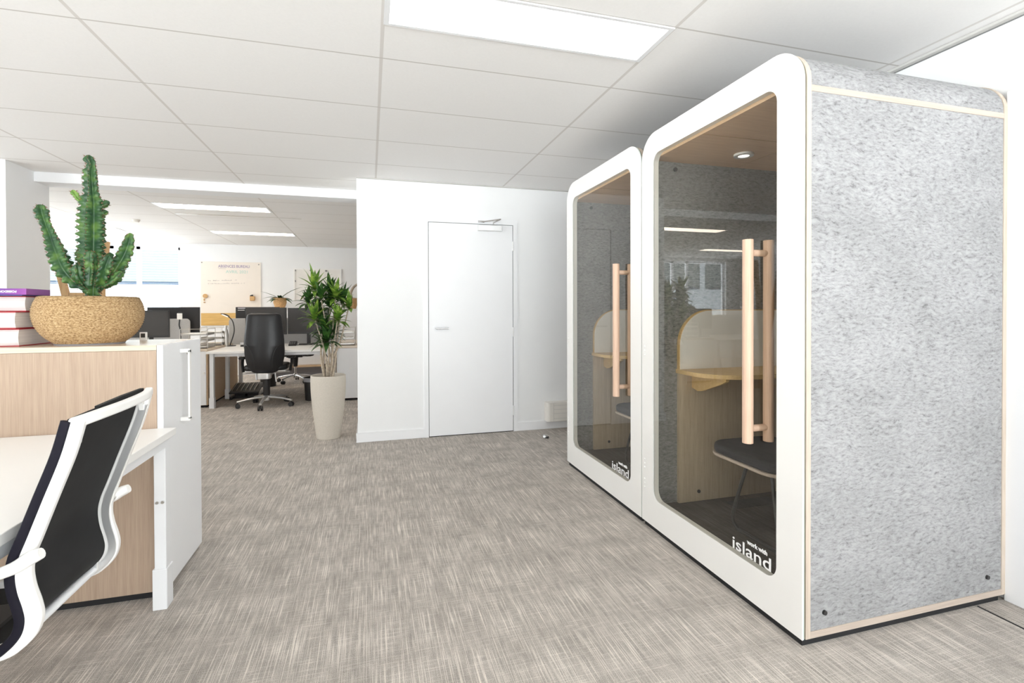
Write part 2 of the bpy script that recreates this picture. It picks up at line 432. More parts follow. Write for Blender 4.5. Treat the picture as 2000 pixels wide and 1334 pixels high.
# skirting, door wall
bm = BM(); box(bm, -.122, .50, YW-.012, YW, 0, .085); box(bm, -.122, -.11, YW-.012, 5.30, 0, .085); struct(build('baseboard_front_left', bm, 'white_paint', bev=.003))
bm = BM(); box(bm, 1.395, XR, YW-.012, YW, 0, .085); struct(build('baseboard_front_right', bm, 'white_paint', bev=.003))
bm = BM(); box(bm, XR-.012, XR, 1.43, YW-.012, 0, .09); struct(build('baseboard_right', bm, 'white_paint', bev=.003))
bm = BM(); box(bm, -2.763, -2.775, 4.888, 5.46, 0, .085); box(bm, XL, -2.763, 4.888, 4.90, 0, .085); struct(build('baseboard_left', bm, 'white_paint'))
bm = BM(); box(bm, XR-.028, XR, .55, 1.42, 0, 2.1); struct(build('trim_2', bm, 'white_paint', bev=.004))       # frame panel on the right wall
bm = BM(); box(bm, XR-.03, XR, YR, YW, HC-.012, HC-.001); box(bm, -.11, XR-.03, YW-.03, YW, HC-.006, HC-.001); struct(build('trim_3', bm, 'tbar'))
bm = BM(); box(bm, XR-.003, XR, YR, YW, HC-.0165, HC-.0125); struct(build('trim_4', bm, 'grey_magnet'))
bm = BM(); box(bm, 2.365, 2.371, -2.9, 1.42, 0, .002); struct(build('trim_5', bm, 'dark_gap'))                # carpet joint beside the booths

# door
DX0, DX1, DH = .5357, 1.361, 2.032
bm = BM()
for a in ((DX0-.045, DX0-.004), (DX1+.004, DX1+.045)): box(bm, a[0], a[1], YW-.014, YW, 0, DH+.004)
box(bm, DX0-.045, DX1+.045, YW-.014, YW, DH+.004, DH+.045)
box(bm, DX0-.052, DX0-.045, YW-.006, YW, 0, DH+.045); box(bm, DX1+.045, DX1+.052, YW-.006, YW, 0, DH+.045); box(bm, DX0-.052, DX1+.052, YW-.006, YW, DH+.045, DH+.055)
struct(build('trim_6', bm, 'white_paint', weld=False))
bm = BM(); box(bm, DX0-.004, DX1+.004, YW-.0015, YW+.0, 0, DH+.004); struct(build('trim_7', bm, 'dark_gap'))
bm = BM(); box(bm, DX0+.001, DX1-.001, YW-.010, YW-.002, .008, DH)
door = struct(build('door_1', bm, 'white_paint', bev=.001))
bm = BM(); cyl(bm, (.600, YW-.010, 1.03), (.600, YW-.016, 1.03), .026, s=24); build('handle_rose', bm, 'white_metal', door, smooth=True)
bm = BM(); tube(bm, [(.600, YW-.016, 1.03), (.600, YW-.045, 1.03), (.606, YW-.052, 1.03), (.72, YW-.052, 1.03)], .009, 12); build('handle_lever', bm, 'chrome', door, smooth=True)
for z in (1.83, .985, .21):
    bm = BM(); cyl(bm, (DX1+.001, YW-.016, z-.045), (DX1+.001, YW-.016, z+.045), .0075, s=12); build('hinge', bm, 'hinge_white', door, smooth=True)
bm = BM(); box(bm, 1.006, 1.245, YW-.055, YW-.010, 1.965, 2.022); cl = build('door_closer', bm, 'aluminium', door, bev=.004)
bm = BM(); tube(bm, [(1.16, YW-.035, 2.022), (1.16, YW-.035, 2.05), (1.228, YW-.06, 2.082)], .007, 8)
tube(bm, [(1.228, YW-.06, 2.082), (1.07, YW-.045, 2.056), (1.03, YW-.02, 2.056)], .0065, 8); box(bm, 1.01, 1.07, YW-.03, YW-.012, 2.046, 2.066)
build('closer_arm', bm, 'chrome', cl, smooth=True)

# ------------------------------------------------------------------ ceiling fittings
def ceiling_light(x0, x1, y0, y1, mat, label):
    t = thing('ceiling_light', ((x0+x1)/2, (y0+y1)/2, HC-.02), label, 'light', 'flat ceiling light panels')
    bm = BM(); ring(bm, rrect(x0, x1, y0, y1, 0), rrect(x0+.022, x1-.022, y0+.016, y1-.016, 0), 'z', HC-.006, HC-.0005)
    build('light_frame', bm, 'white_metal', t)
    bx('diffuser', mat, t, x0+.022, x1-.022, y0+.016, y1-.016, HC-.004, HC-.001)
ceiling_light(.062, 1.257, 1.857, 2.155, 'panel_front', 'large bright rectangular ceiling panel cut by the top edge, above the booths')
ceiling_light(-2.335, -1.145, 6.41, 6.71, 'panel_back', 'nearer light strip in the back office ceiling, just behind the beam')
ceiling_light(-2.335, -1.145, 8.47, 8.77, 'panel_back', 'light strip in the back office ceiling above the whiteboard glass, farthest right')
ceiling_light(-4.735, -3.545, 8.55, 8.86, 'panel_back', 'light strip in the back office ceiling seen behind the cactus')
bm = BM(); box(bm, -2.31, -.86, 7.06, 7.10, HC-.004, HC-.0005); tag(build('air_slot', bm, 'steel'), 'long thin dark air slot in the back office ceiling', 'air vent')
bm = BM(); lathe(bm, [(.045, HC-.0005), (.045, HC-.02), (.03, HC-.035), (.0, HC-.037)], -2.97, 7.70, 20, True, False); tag(build('smoke_detector', bm, 'cream_plastic', smooth=True), 'small round detector on the back office ceiling', 'detector')

# ------------------------------------------------------------------ phone booths
XF = 1.476
def booth(y0, y1, label, near):
    zt, zb, r = 2.158, .028, .135
    t = thing('phone_booth', (2.0, (y0+y1)/2, 0), label, 'phone booth', 'office phone booths')
    def out(i=0., zbb=zb): return rrect(y0+i, y1-i, zbb, zt-i, (0, 0, r-i, r-i), 14)
    hole = rrect(y0+.118, y1-.114, .178, 2.045, .055, 14)
    hole2 = rrect(y0+.112, y1-.108, .172, 2.051, .055, 14)
    # plinth
    bx('plinth', 'dark_gap', t, XF+.012, 2.50, y0+.012, y1-.012, 0, .028)
    # felt shell: sides and roof
    bm = BM(); ring(bm, out(.003, .05), rrect(y0+.04, y1-.04, .056, 2.07, (0, 0, .03, .03), 14), 'x', 1.512, 2.500); build('felt_shell', bm, 'felt_light', t)
    bm = BM(); box(bm, 1.512, 2.500, y0+.040, y0+.046, .115, 2.035); box(bm, 1.512, 2.500, y1-.046, y1-.040, .115, 2.035); box(bm, 2.488, 2.500, y0+.046, y1-.046, .115, 2.035)
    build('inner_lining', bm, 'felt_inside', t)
    # ply frames
    bm = BM(); ring(bm, out(), hole2, 'x', 1.492, 1.513); build('front_frame', bm, 'birch', t)
    bm = BM(); prism(bm, out(), 'x', 2.500, 2.521); build('back_frame', bm, 'birch', t)
    for q in ((y0+.0005, y0+.02, 1.985, 2.007), (y0, y0+.04, .028, .052), (y1-.02, y1-.0005, 1.985, 2.007), (y1-.04, y1, .028, .052)):
        bx('edge_strip', 'birch_x', t, 1.513, 2.5, *q)
    bm = BM(); ring(bm, rrect(y0+.02, y1-.02, zb+.02, zt-.02, (0, 0, r-.02, r-.02), 14), rrect(y0+.1135, y1-.1095, .1735, 2.0495, .055, 14), 'x', 1.486, 1.5135)
    build('inner_jamb', bm, 'white_lacquer', t)
    # floor + ceiling inside
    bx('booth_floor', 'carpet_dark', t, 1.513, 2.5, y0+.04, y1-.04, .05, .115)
    bx('booth_ceiling', 'oak_ceiling', t, 1.513, 2.489, y0+.046, y1-.046, 2.035, 2.06)
    bm = BM(); box(bm, 1.513, 2.489, y0+.60, y0+.603, 2.0335, 2.035); box(bm, 2.06, 2.063, y0+.046, y1-.046, 2.0335, 2.035); build('ceiling_joint', bm, 'stand_wood', t)
    for (lx, ly) in ((1.925, y0+.81), (1.925, y0+.30)):
        bm = BM(); ring(bm, rrect(lx-.05, lx+.05, ly-.05, ly+.05, .05, 8), rrect(lx-.028, lx+.028, ly-.028, ly+.028, .028, 8), 'z', 2.024, 2.035); sp = build('spotlight', bm, 'white_metal', t, smooth=True)
        bm = BM(); lathe(bm, [(.028, 2.028), (.028, 2.0345)], lx, ly, 20); build('spot_lens', bm, 'booth_lamp', sp)
    # door: white ring, glass, green rim
    bm = BM(); ring(bm, rrect(y0, y1, zb, zt+.004, (0, 0, r, r), 14), hole, 'x', XF, XF+.004); d = build('booth_door', bm, 'white_lacquer', t)
    bm = BM(); ring(bm, rrect(y0+.0005, y1-.0005, zb+.0005, zt+.0035, (0, 0, r, r), 14), hole2, 'x', XF+.004, XF+.009); build('glass_rim', bm, 'glass_edge', d)
    bm = BM(); prism(bm, rrect(y0+.113, y1-.109, .173, 2.05, .055, 14), 'x', XF+.0042, XF+.0088); build('glass_pane', bm, 'booth_glass', d)
    hy, z0, z1 = y0+.222, .680, 1.484
    for hx, nm in ((1.437, 'outer_handle'), (1.537, 'inner_handle')):
        bm = BM(); cyl(bm, (hx, hy, z0), (hx, hy, z1), .0205, s=28); build(nm, bm, 'handle_wood', d, bev=.0015, smooth=True)
    for z in (.737, 1.432):
        bm = BM(); cyl(bm, (1.437, hy, z), (1.537, hy, z), .0135, s=20); build('handle_dowel', bm, 'handle_wood', d, smooth=True)
    for z in (1.83, 1.60, .98, .35, .24):
        bm = BM()
        for dz in (-.022, 0, .022): cyl(bm, (XF, y1-.030, z+dz), (XF-.004, y1-.030, z+dz), .0055, .004, 12)
        build('hinge_cap', bm, 'white_lacquer', d, smooth=True)
    # writing on the pane, read from outside
    text_mesh('lettering', 'island', .0725, (XF+.0032, y0+.357, .198), (0, -1, 0), (0, 0, 1), 'lettering', d, width=.210, bold=.0004)
    text_mesh('small_lettering', 'work with', .024, (XF+.0032, y0+.274, .252), (0, -1, 0), (0, 0, 1), 'lettering', d, width=.108, bold=.0008)
    # desk wall inside
    pw = y1-.046
    bm = BM(); box(bm, 1.672, 2.487, pw-.020, pw, .115, .848); build('desk_panel', bm, 'oak_interior', t)
    bm = BM(); prism(bm, rrect(1.672, 2.487, .870, 1.205, (0, 0, 0, .20), 14), 'y', pw-.020, pw); build('backboard_core', bm, 'oak_yellow', t)
    bm = BM(); prism(bm, rrect(1.677, 2.487, .870, 1.200, (0, 0, 0, .197), 14), 'y', pw-.024, pw-.020); build('backboard', bm, 'white_board', t)
    bm = BM(); prism(bm, rrect(1.664, 2.487, pw-.345, pw, (.21, .0, 0, 0), 12), 'z', .848, .870); build('desk_top', bm, 'oak_yellow', t)
    bm = BM(); prism(bm, [(pw-.02, .848), (pw-.02, .765), (pw-.07, .752), (pw-.11, .758), (pw-.26, .815), (pw-.30, .835), (pw-.30, .848)], 'x', 1.755, 1.775); build('desk_bracket', bm, 'oak_yellow', t)
    for px_, pz in ((1.80, .17),):
        bm = BM(); cyl(bm, (px_, pw-.020, pz), (px_, pw-.025, pz), .010, s=16); build('bolt_cap', bm, 'black_plastic', t, smooth=True)
    bm = BM(); cyl(bm, (1.66, y1-.046, 1.995), (1.66, y1-.052, 1.995), .012, s=16); build('bolt_cap', bm, 'black_plastic', t, smooth=True)
    bm = BM(); box(bm, 1.93, 2.22, y0+.86, y0+.96, .115, .117); build('floor_vent', bm, 'dark_gap', t)
    if near:
        for px_, pz in ((1.578, .111), (2.418, .113)):
            bm = BM(); cyl(bm, (px_, y0+.004, pz), (px_, y0-.004, pz), .0095, .008, s=20); build('bolt_cap', bm, 'black_plastic', t, smooth=True)
    return t
booth(1.415, 2.499, 'nearest grey felt phone booth with white framed glass door and wooden handles', True)
booth(2.508, 3.606, 'second grey felt phone booth, behind the nearest one and beside the white wall', False)

def stool(yc, label):
    t = thing('stool', (1.93, yc, .115), label, 'stool', 'black seats inside the booths')
    bm = BM(); prism(bm, rrect(1.712, 2.15, yc-.25, yc+.25, .11, 10), 'z', .452, .466); build('seat_board', bm, 'birch_x', t, bev=.004)
    bm = BM(); prism(bm, rrect(1.716, 2.146, yc-.246, yc+.246, .11, 10), 'z', .466, .512); build('cushion', bm, 'black_fabric', t, bev=.016, seg=4, smooth=True)
    for x, s_ in ((1.742, 1), (2.12, -1)):
        bm = BM(); tube(bm, [(x+s_*.05, yc+.02, .452), (x+s_*.01, yc+.055, .25), (x, yc+.065, .165), (x, yc+.035, .125), (x, yc-.02, .1235), (x, yc-.20, .1235), (x, yc-.225, .14), (x+s_*.05, yc-.13, .452)], .0085, 10, 5); build('leg', bm, 'black_metal', t, smooth=True)
    bm = BM(); cyl(bm, (1.792, yc-.05, .444), (2.07, yc-.05, .444), .008, s=10); build('crossbar', bm, 'black_metal', t, smooth=True)
plain('black_fabric', (.028, .030, .036), .95, vary=.2, vs=300)
stool(2.02, 'black cushioned seat with light wooden edge inside the nearest booth')
stool(3.10, 'dark cushioned seat seen through the glass of the second booth')

# wall heater and door stop
t = thing('wall_heater', (2.0, YW, .08), 'cream slatted electric heater low on the wall beside the second booth', 'heater')
bm = BM(); prism(bm, rrect(1.69, 2.42, YW-.085, YW-.001, (.035, .035, 0, 0), 8), 'z', .085, .278); build('heater_body', bm, 'cream_plastic', t, bev=.004)
bm = BM()
for z in (.115, .165, .205, .245): box(bm, 1.762, 2.35, YW-.087, YW-.084, z, z+.003)
box(bm, 1.757, 1.760, YW-.087, YW-.084, .09, .265); build('heater_groove', bm, 'tbar', t)
t = thing('door_stop', (1.575, 4.39, 0), 'small chrome door stop standing on the carpet near the booth', 'door stop')
bm = BM(); lathe(bm, [(.024, 0), (.024, .022), (.018, .03), (0.002, .031)], 1.575, 4.39, 20); build('stop_body', bm, 'chrome', t, smooth=True)
bm = BM(); lathe(bm, [(.026, .006), (.026, .016)], 1.582, 4.388, 20); build('rubber_ring', bm, 'rubber', t)

# ------------------------------------------------------------------ foreground storage cabinet, desk
CZ = 1.066
t = thing('storage_cabinet', (-1.4, 2.64, 0), 'light oak storage cabinet with white end panel, under the cactus and books', 'cabinet')
bm = BM(); box(bm, -2.3, -.858, 2.400, 2.880, .035, CZ-.022); build('cabinet_body', bm, 'oak_light', t)
bx('cabinet_top', 'oak_top', t, -2.3, -.858, 2.398, 2.882, CZ-.021, CZ, bev=.001)
bx('cabinet_plinth', 'dark_gap', t, -2.28, -.88, 2.425, 2.86, 0, .035)
e = bx('end_door', 'white_paint', t, -.857, -.834, 2.400, 2.880, .022, CZ, bev=.002)
bm = BM(); hy = 2.605
box(bm, -.803, -.795, hy-.012, hy+.012, .712, 1.030); box(bm, -.834, -.795, hy-.012, hy+.012, .705, .722); box(bm, -.834, -.795, hy-.012, hy+.012, 1.018, 1.035)
build('door_handle', bm, 'white_lacquer', e, bev=.002)
bm = BM(); cyl(bm, (-.834, 2.690, 1.014), (-.824, 2.690, 1.014), .012, s=20); build('lock', bm, 'steel', e, smooth=True)

t = thing('office_desk', (-1.5, 1.5, 0), 'white office desk at the left edge, in front of the oak cabinet', 'desk')
bx('desk_top', 'white_lacquer', t, -2.35, -.785, .3, 2.392, .692, .720, bev=.002)
for y in (2.345, .40):
    bm = BM(); box(bm, -.842, -.800, y-.028, y+.028, .16, .69); lg = build('leg', bm, 'white_metal', t, bev=.003)
    bm = BM(); box(bm, -.848, -.796, y-.034, y+.034, .0, .165); build('leg_sleeve', bm, 'white_metal', lg, bev=.003)
    if y > 1:
        bm = BM()
        for dy in (-.008, .008): cyl(bm, (-.82+dy*1.2, y-.028, .435), (-.82+dy*1.2, y-.033, .435), .006, s=12)
        build('screw', bm, 'steel', lg, smooth=True)
for x in (-2.25,):
    for y in (2.345, .40): bx('leg', 'white_metal', t, x-.02, x+.02, y-.028, y+.028, 0, .69, bev=.003)
bm = BM(); box(bm, -2.24, -.842, 2.33, 2.36, .655, .69); box(bm, -.84, -.80, .42, 2.32, .655, .69); build('desk_rail', bm, 'white_metal', t)

# ------------------------------------------------------------------ foreground task chair
plain('mesh_black', (.009, .009, .0095), .8, vary=.35, vs=9)
def chair_front():
    t = thing('task_chair', (-.98, 1.545, 0), 'task chair with white frame and black mesh back at the white desk', 'chair')
    prof = [(-0.6417, 0.9666), (-0.6622, 0.8894), (-0.6956, 0.7964), (-0.7254, 0.7127), (-0.7412, 0.669), (-0.7477, 0.6318), (-0.744, 0.5918), (-0.7347, 0.5546), (-0.731, 0.5267), (-0.7375, 0.4989), (-0.758, 0.4737), (-0.7859, 0.457), (-0.8556, 0.4458), (-0.9765, 0.4431), (-1.0974, 0.457), (-1.1904, 0.4682), (-1.2276, 0.4524)]
    P = [Vector((p.x, 0, p.z)) for p in catmull([(a, 0, b) for a, b in prof], 5)]
    for y in (1.3634, 1.7196):
        bm = BM(); s = 1
        def sect(i, n):
            k = .5 + .5*math.exp(-((i-38)/16)**2)
            return [(.011*a, (.012+.007*k)*b) for a, b in ((-1, -1), (1, -1), (1, 1), (-1, 1))]
        sweep(bm, [(p.x, y, p.z) for p in P], sect, up=(0, 1, 0))
        rl = build('frame_rail', bm, 'white_lacquer', t, bev=.006, seg=3, smooth=True)
    # aluminium groove inside the far rail
    bm = BM(); sweep(bm, [(p.x+.006, 1.7075, p.z) for p in P[2:56]], lambda i, n: [(.003*a, .009*b) for a, b in ((-1, -1), (1, -1), (1, 1), (-1, 1))], up=(0, 1, 0)); build('rail_groove', bm, 'aluminium', t)
    # mesh cloth
    bm = BM(); ny = 16; rows = []
    nP = len(P)
    for i, p in enumerate(P):
        t_ = (P[min(i+1, nP-1)]-P[max(i-1, 0)]).normalized(); nrm = Vector((t_.z, 0, -t_.x))
        if nrm.x > 0 and i < 55: nrm = -nrm
        row = []
        for j in range(ny+1):
            f = j/ny; y = 1.3559+(1.727-1.3559)*f; sag = math.sin(PI*f)*.010
            row.append((p+Vector((-.012, 0, .0))+Vector((-sag if i < 52 else 0, 0, -sag if i >= 52 else 0)), y))
        rows.append(row)
    V = [[[bm.verts.new((q.x+dx, y, q.z)) for q, y in row] for row in rows] for dx in (0, -.006)]
    for a in range(len(rows)-1):
        for j in range(ny):
            bm.faces.new((V[0][a][j], V[0][a][j+1], V[0][a+1][j+1], V[0][a+1][j])); bm.faces.new((V[1][a][j], V[1][a+1][j], V[1][a+1][j+1], V[1][a][j+1]))
    for j in range(ny):
        for a in (0, len(rows)-1): bm.faces.new((V[0][a][j], V[1][a][j], V[1][a][j+1], V[0][a][j+1]))
    for a in range(len(rows)-1):
        for j in (0, ny): bm.faces.new((V[0][a][j], V[0][a+1][j], V[1][a+1][j], V[1][a][j]))
    build('mesh_back', bm, 'mesh_black', t, smooth='all')
    for y in (1.3541, 1.7289):
        bm = BM(); sweep(bm, [(p.x-.020, y, p.z-.004) for p in P], lambda i, n: circ(.010, 8, .8, 1.1), up=(0, 1, 0)); build('mesh_edging', bm, 'edging', t, smooth=True)
    # top bar
    bm = BM(); top = catmull([(-0.6417, 1.3532, 0.9592), (-0.6287, 1.4136, 0.9629), (-0.6212, 1.541, 0.9648), (-0.625, 1.6647, 0.9666), (-0.638, 1.7317, 0.9704)], 8)
    sweep(bm, top, lambda i, n: [(a*.012, b*.010) for a, b in ((-1, -1), (1, -1), (1, 1), (-1, 1))], up=(0, 0, 1)); build('top_bar', bm, 'white_lacquer', t, bev=.005, seg=3, smooth=True)
    bm = BM(); sweep(bm, [(-0.6454, 1.4508, 0.9704), (-0.6436, 1.581, 0.9759), (-0.651, 1.7159, 0.9741)], lambda i, n: [(a*.008, b*.005) for a, b in ((-1, -1), (1, -1), (1, 1), (-1, 1))], up=(0, 0, 1)); build('top_hem', bm, 'mesh_black', t)
    for y0, y1, z0 in ((1.3736, 1.4229, 0), (1.6601, 1.7093, 0)):  # gussets under the bar
        bm = BM(); yc = y0 if y0 < 1.5 else y1; yo = y1 if y0 < 1.5 else y0
        prism(bm, [(yc, 0.9546), (yo, 0.9546), ((yc*.7+yo*.3), 0.9406), (yc, 0.9081)], 'x', -0.6538, -0.6417); build('corner_gusset', bm, 'white_lacquer', t)
    bm = BM(); tube(bm, [(-0.7738, 1.3671, 0.464), (-0.7738, 1.7159, 0.464)], .013, 12, sx=1, sy=.8); build('cross_bar', bm, 'white_metal', t, smooth=True)
    bm = BM(); box(bm, -0.7859, -0.758, 1.7, 1.7168, 0.4617, 0.4868); cyl(bm, (-0.7552, 1.7112, 0.4775), (-0.7496, 1.7112, 0.4775), .005, s=10); build('bar_bracket', bm, 'aluminium', t, bev=.003)
    # arms
    for y, s_ in ((1.3346, -1), (1.7484, 1)):
        bm = BM(); tube(bm, [(-0.6994, y, 0.6783), (-0.7208, y, 0.669), (-0.7626, y, 0.6467), (-0.8835, y+s_*.01, 0.6197), (-1.0416, y+s_*.02, 0.6197), (-1.116, y+s_*.02, 0.5872), (-1.0881, y+s_*.015, 0.4942), (-1.0416, y, 0.457)], lambda q: .012+.003*math.sin(PI*min(1, q*3)), 12, 6); build('armrest', bm, 'white_lacquer', t, smooth=True)
        bm = BM(); cyl(bm, (-0.7347, y-s_*.03, 0.6616), (-0.7347, y+s_*.008, 0.6616), .010, s=14); build('arm_bolt', bm, 'aluminium', t, smooth=True)
    # column and star base
    cx, cy = -.98, 1.545
    bm = BM(); box(bm, cx-.11, cx+.11, cy-.08, cy+.08, .37, .440); build('seat_mechanism', bm, 'black_plastic', t, bev=.01)
    bm = BM(); cyl(bm, (cx, cy, .10), (cx, cy, .38), .025, s=20); build('gas_column', bm, 'chrome', t, smooth=True)
    bm = BM(); lathe(bm, [(.045, .06), (.05, .08), (.045, .12), (.03, .13)], cx, cy, 24); build('base_hub', bm, 'chrome', t, smooth=True)
    for k in range(5):
        a = math.radians(40.5+72*k); dx, dy = math.cos(a), math.sin(a)
        bm = BM(); tube(bm, [(cx+dx*.03, cy+dy*.03, .100), (cx+dx*.2, cy+dy*.2, .088), (cx+dx*.352, cy+dy*.352, .066)], lambda q: .020-.006*q, 12, 4, sy=.7); lg = build('base_leg', bm, 'chrome', t, smooth=True)
        ex, ey = cx+dx*.335, cy+dy*.335
        bm = BM()
        for s_ in (-1, 1): cyl(bm, (ex-dy*.022*s_, ey+dx*.022*s_, .022), (ex-dy*.006*s_, ey+dx*.006*s_, .022), .022, s=18)
        cyl(bm, (ex, ey, .022), (ex, ey, .058), .006, s=8); build('caster', bm, 'black_plastic', lg, smooth=True)
plain('edging', (.006, .005, .012), .7, spec=.25)
chair_front()

# ------------------------------------------------------------------ books
def book(x0, x1, y0, y1, z0, z1, cover, label, group='reference books piled on the cabinet', soft=False, rot=0):
    t = thing('book', ((x0+x1)/2, (y0+y1)/2, z0), label, 'book', group)
    c = .0025 if soft else .0035
    bm = BM(); box(bm, x0, x1, y0, y1, z0, z0+c); box(bm, x0, x1, y0, y1, z1-c, z1)
    # spine on the right-hand far side
    box(bm, x0, x1, y1-.004, y1, z0, z1)
    build('cover', bm, cover, t)
    bm = BM(); g = .004
    n_ = 12; pr = [(y0+.012-.010*math.sin(PI*(.1+.8*i/n_)), z0+c+(z1-z0-2*c)*i/n_) for i in range(n_+1)]
    prism(bm, pr+[(y1-.006, z1-c), (y1-.006, z0+c)], 'x', x0+g, x1-g); build('pages', bm, 'book_pages', t)
    t.rotation_euler.z = rot
    return t
book(-1.68, -1.372, 2.490, 2.720, CZ+.0005, CZ+.072, 'red_cloth', 'thick red-bound book at the bottom of the pile')
book(-1.69, -1.376, 2.478, 2.690, CZ+.0730, CZ+.142, 'red_cloth', 'thick red-bound book in the middle of the pile')
book(-1.69, -1.370, 2.530, 2.700, CZ+.1425, CZ+.206, 'red_cloth', 'thick book topmost of the three thick ones, under the brochure')
bm = BM(); box(bm, -1.69, -1.366, 2.500, 2.745, CZ+.2070, CZ+.2105); tag(build('brochure', bm, 'blue_cover'), 'thin dark blue brochure sticking out above the thick books', 'brochure')
t = thing('book', (-1.53, 2.57, CZ+.211), 'thin purple book with white spine title lying on top of the pile', 'book', 'reference books piled on the cabinet')
bx('cover', 'purple_cover', t, -1.64, -1.352, 2.50, 2.66, CZ+.2110, CZ+.2365, bev=.001)
text_mesh('spine_title', 'POSEIDON', .0115, (-1.384, 2.4992, CZ+.2280), (-1, 0, 0), (0, 0, -1), 'lettering', t, width=.058, bold=.0003)

t = thing('desk_clock', (-1.055, 2.80, CZ), 'small white digital device standing at the back of the oak cabinet', 'clock')
bm = BM(); box(bm, -1.069, -1.039, 2.795, 2.807, CZ, CZ+.040); build('clock_case', bm, 'white_lacquer', t, bev=.002)
bx('clock_display', 'screen', t, -1.063, -1.045, 2.7942, 2.795, CZ+.014, CZ+.034)

# ------------------------------------------------------------------ cactus
def cactus():
    cx, cy = -1.170, 2.585
    t = thing('potted_cactus', (cx, cy, CZ), 'tall branching cactus in a round woven rope pot on the oak cabinet', 'potted plant')
    bm = BM(); lathe(bm, [(.118, CZ), (.122, CZ+.006), (.118, CZ+.008)], cx, cy, 48); build('saucer', bm, 'saucer', t, smooth=True)
    bm = BM(); prof = []; base = [(.118, .006), (.138, .022), (.160, .045), (.180, .08), (.189, .115), (.190, .145), (.184, .175), (.175, .196), (.170, .204)]
    pts = catmull([(r, 0, z) for r, z in base], 7)
    for i, p in enumerate(pts): prof.append((p.x+(.0022 if i % 2 else -.0012), CZ+p.z))
    prof += [(.163, CZ+.206), (.155, CZ+.200), (.150, CZ+.17)]
    lathe(bm, prof, cx, cy, 72, True, False); build('rope_pot', bm, 'rope', t, smooth='all')
    bm = BM(); lathe(bm, [(.001, CZ+.18), (.153, CZ+.178)], cx, cy, 40, False, False); build('soil', bm, 'soil', t)
    K = .00223
    def arm(name, pts, ribs=4, dy=0, mat='cactus_skin', twist=.4):
        path = []; rad = []
        for (u, v, r, *e) in pts:
            p = at(u, v, 'y', cy); p.y += dy*min(1, len(path)/2) + (e[0] if e else 0); path.append(p); rad.append(r*K)
        n = 7; sm = catmull(path, n); rs = []
        for i in range(len(sm)):
            q = i/n; a = min(int(q), len(rad)-1); b = min(a+1, len(rad)-1); f = q-a; rs.append(rad[a]*(1-f)+rad[b]*f)
        # resample with fixed step so the rib bumps have a natural size
        step = .0042; out = [sm[0]]; orr = [rs[0]]; acc = 0
        for i in range(1, len(sm)):
            seg = (sm[i]-sm[i-1]).length; s0 = 0
            while acc + (seg-s0) >= step:
                s0 += step-acc; acc = 0; f = s0/seg; out.append(sm[i-1].lerp(sm[i], f)); orr.append(rs[i-1]*(1-f)+rs[i]*f)
            acc += seg-s0
        nn = len(out); ph = R.random()*6; M = ribs*8; tips = []
        bm = BM()
        def sect(i, n_):
            end = min(1, (nn-1-i)*step/(max(orr[-1], .006)*1.2)); taper = math.sqrt(max(.02, 1-(1-end)**2))
            s_ = []
            for k in range(M):
                a = 2*PI*k/M; c = abs(math.cos(a*ribs/2)); rib = c**1.9
                bumpy = .17*math.sin(i*2*PI/6.5+ph+((k+4)//8)*1.7)
                rr = orr[i]*taper*(.40+(.60+bumpy)*rib)
                s_.append((rr*math.cos(a+twist*i/60+.5), rr*math.sin(a+twist*i/60+.5)))
            return s_
        sweep(bm, out, sect)
        o = build(name, bm, mat, t, smooth='all')
        # spines sit on the rib crests
        sp = BM(); cen = out; u = None
        for i in range(1, nn-1):
            tt = (out[min(i+1, nn-1)]-out[i-1]).normalized()
            if u is None: u, _ = frame((out[1]-out[0]).normalized())
            u = (u-tt*u.dot(tt)).normalized(); v = tt.cross(u)
            if i % 3: continue
            for k in range(ribs):
                a = 2*PI*k/ribs+twist*i/60+.5; d = u*math.cos(a)+v*math.sin(a)
                end = min(1, (nn-1-i)*step/(max(orr[-1], .006)*1.2)); r_ = orr[i]*math.sqrt(max(.02, 1-(1-end)**2))*1.0
                for q in (-.7, .7):
                    b0 = out[i]+d*(r_*.98-.001); tip = b0+(d+tt*q*.8+v*q*.3)*.0065
                    sweep(sp, [b0, tip], lambda ii, n__: circ(.0019 if ii == 0 else .0003, 4))
        build('spines', sp, 'spine', o)
    arm('cactus_trunk', [(181, 600, 13), (181, 570, 14), (180, 540, 18), (180, 500, 21), (180, 450, 23), (180, 415, 21), (180, 392, 18), (179, 375, 12), (177, 350, 12), (177, 335, 11), (179, 322, 7), (174, 310, 9), (175, 301, 7)], 5, 0, twist=.1)
    arm('cactus_branch', [(172, 560, 8), (152, 551, 15), (131, 525, 19), (116, 493, 17), (103, 460, 12), (94, 438, 10), (87, 418, 14), (82, 400, 10)], 4, -.02)
    arm('cactus_branch', [(188, 562, 8), (208, 548, 13), (224, 520, 17), (240, 488, 15), (247, 462, 9), (248, 452, 6)], 4, .03)
    arm('cactus_branch', [(190, 556, 6), (212, 556, 9), (232, 546, 10), (244, 530, 8)], 3, -.03)
    arm('cactus_branch', [(166, 404, 4), (156, 392, 5), (146, 380, 6), (141, 370, 7)], 3, 0, 'cactus_young')
    arm('cactus_branch', [(188, 410, 4), (198, 402, 8), (208, 397, 7), (214, 393, 4)], 3, 0)
    arm('cactus_branch', [(188, 420, 4), (198, 417, 7), (208, 412, 5)], 3, .02)
    arm('cactus_branch', [(184, 560, 9, -.03), (186, 530, 10, -.02), (187, 505, 10, -.02), (187, 490, 7, -.02)], 4, -.02)
    arm('cactus_branch', [(194, 562, 8), (205, 545, 11, -.02), (217, 520, 12, -.03), (224, 500, 8, -.03)], 4, -.02)
    arm('cactus_branch', [(172, 562, 7), (164, 545, 9, -.03), (162, 526, 9, -.03), (161, 518, 7, -.03)], 4, -.02)
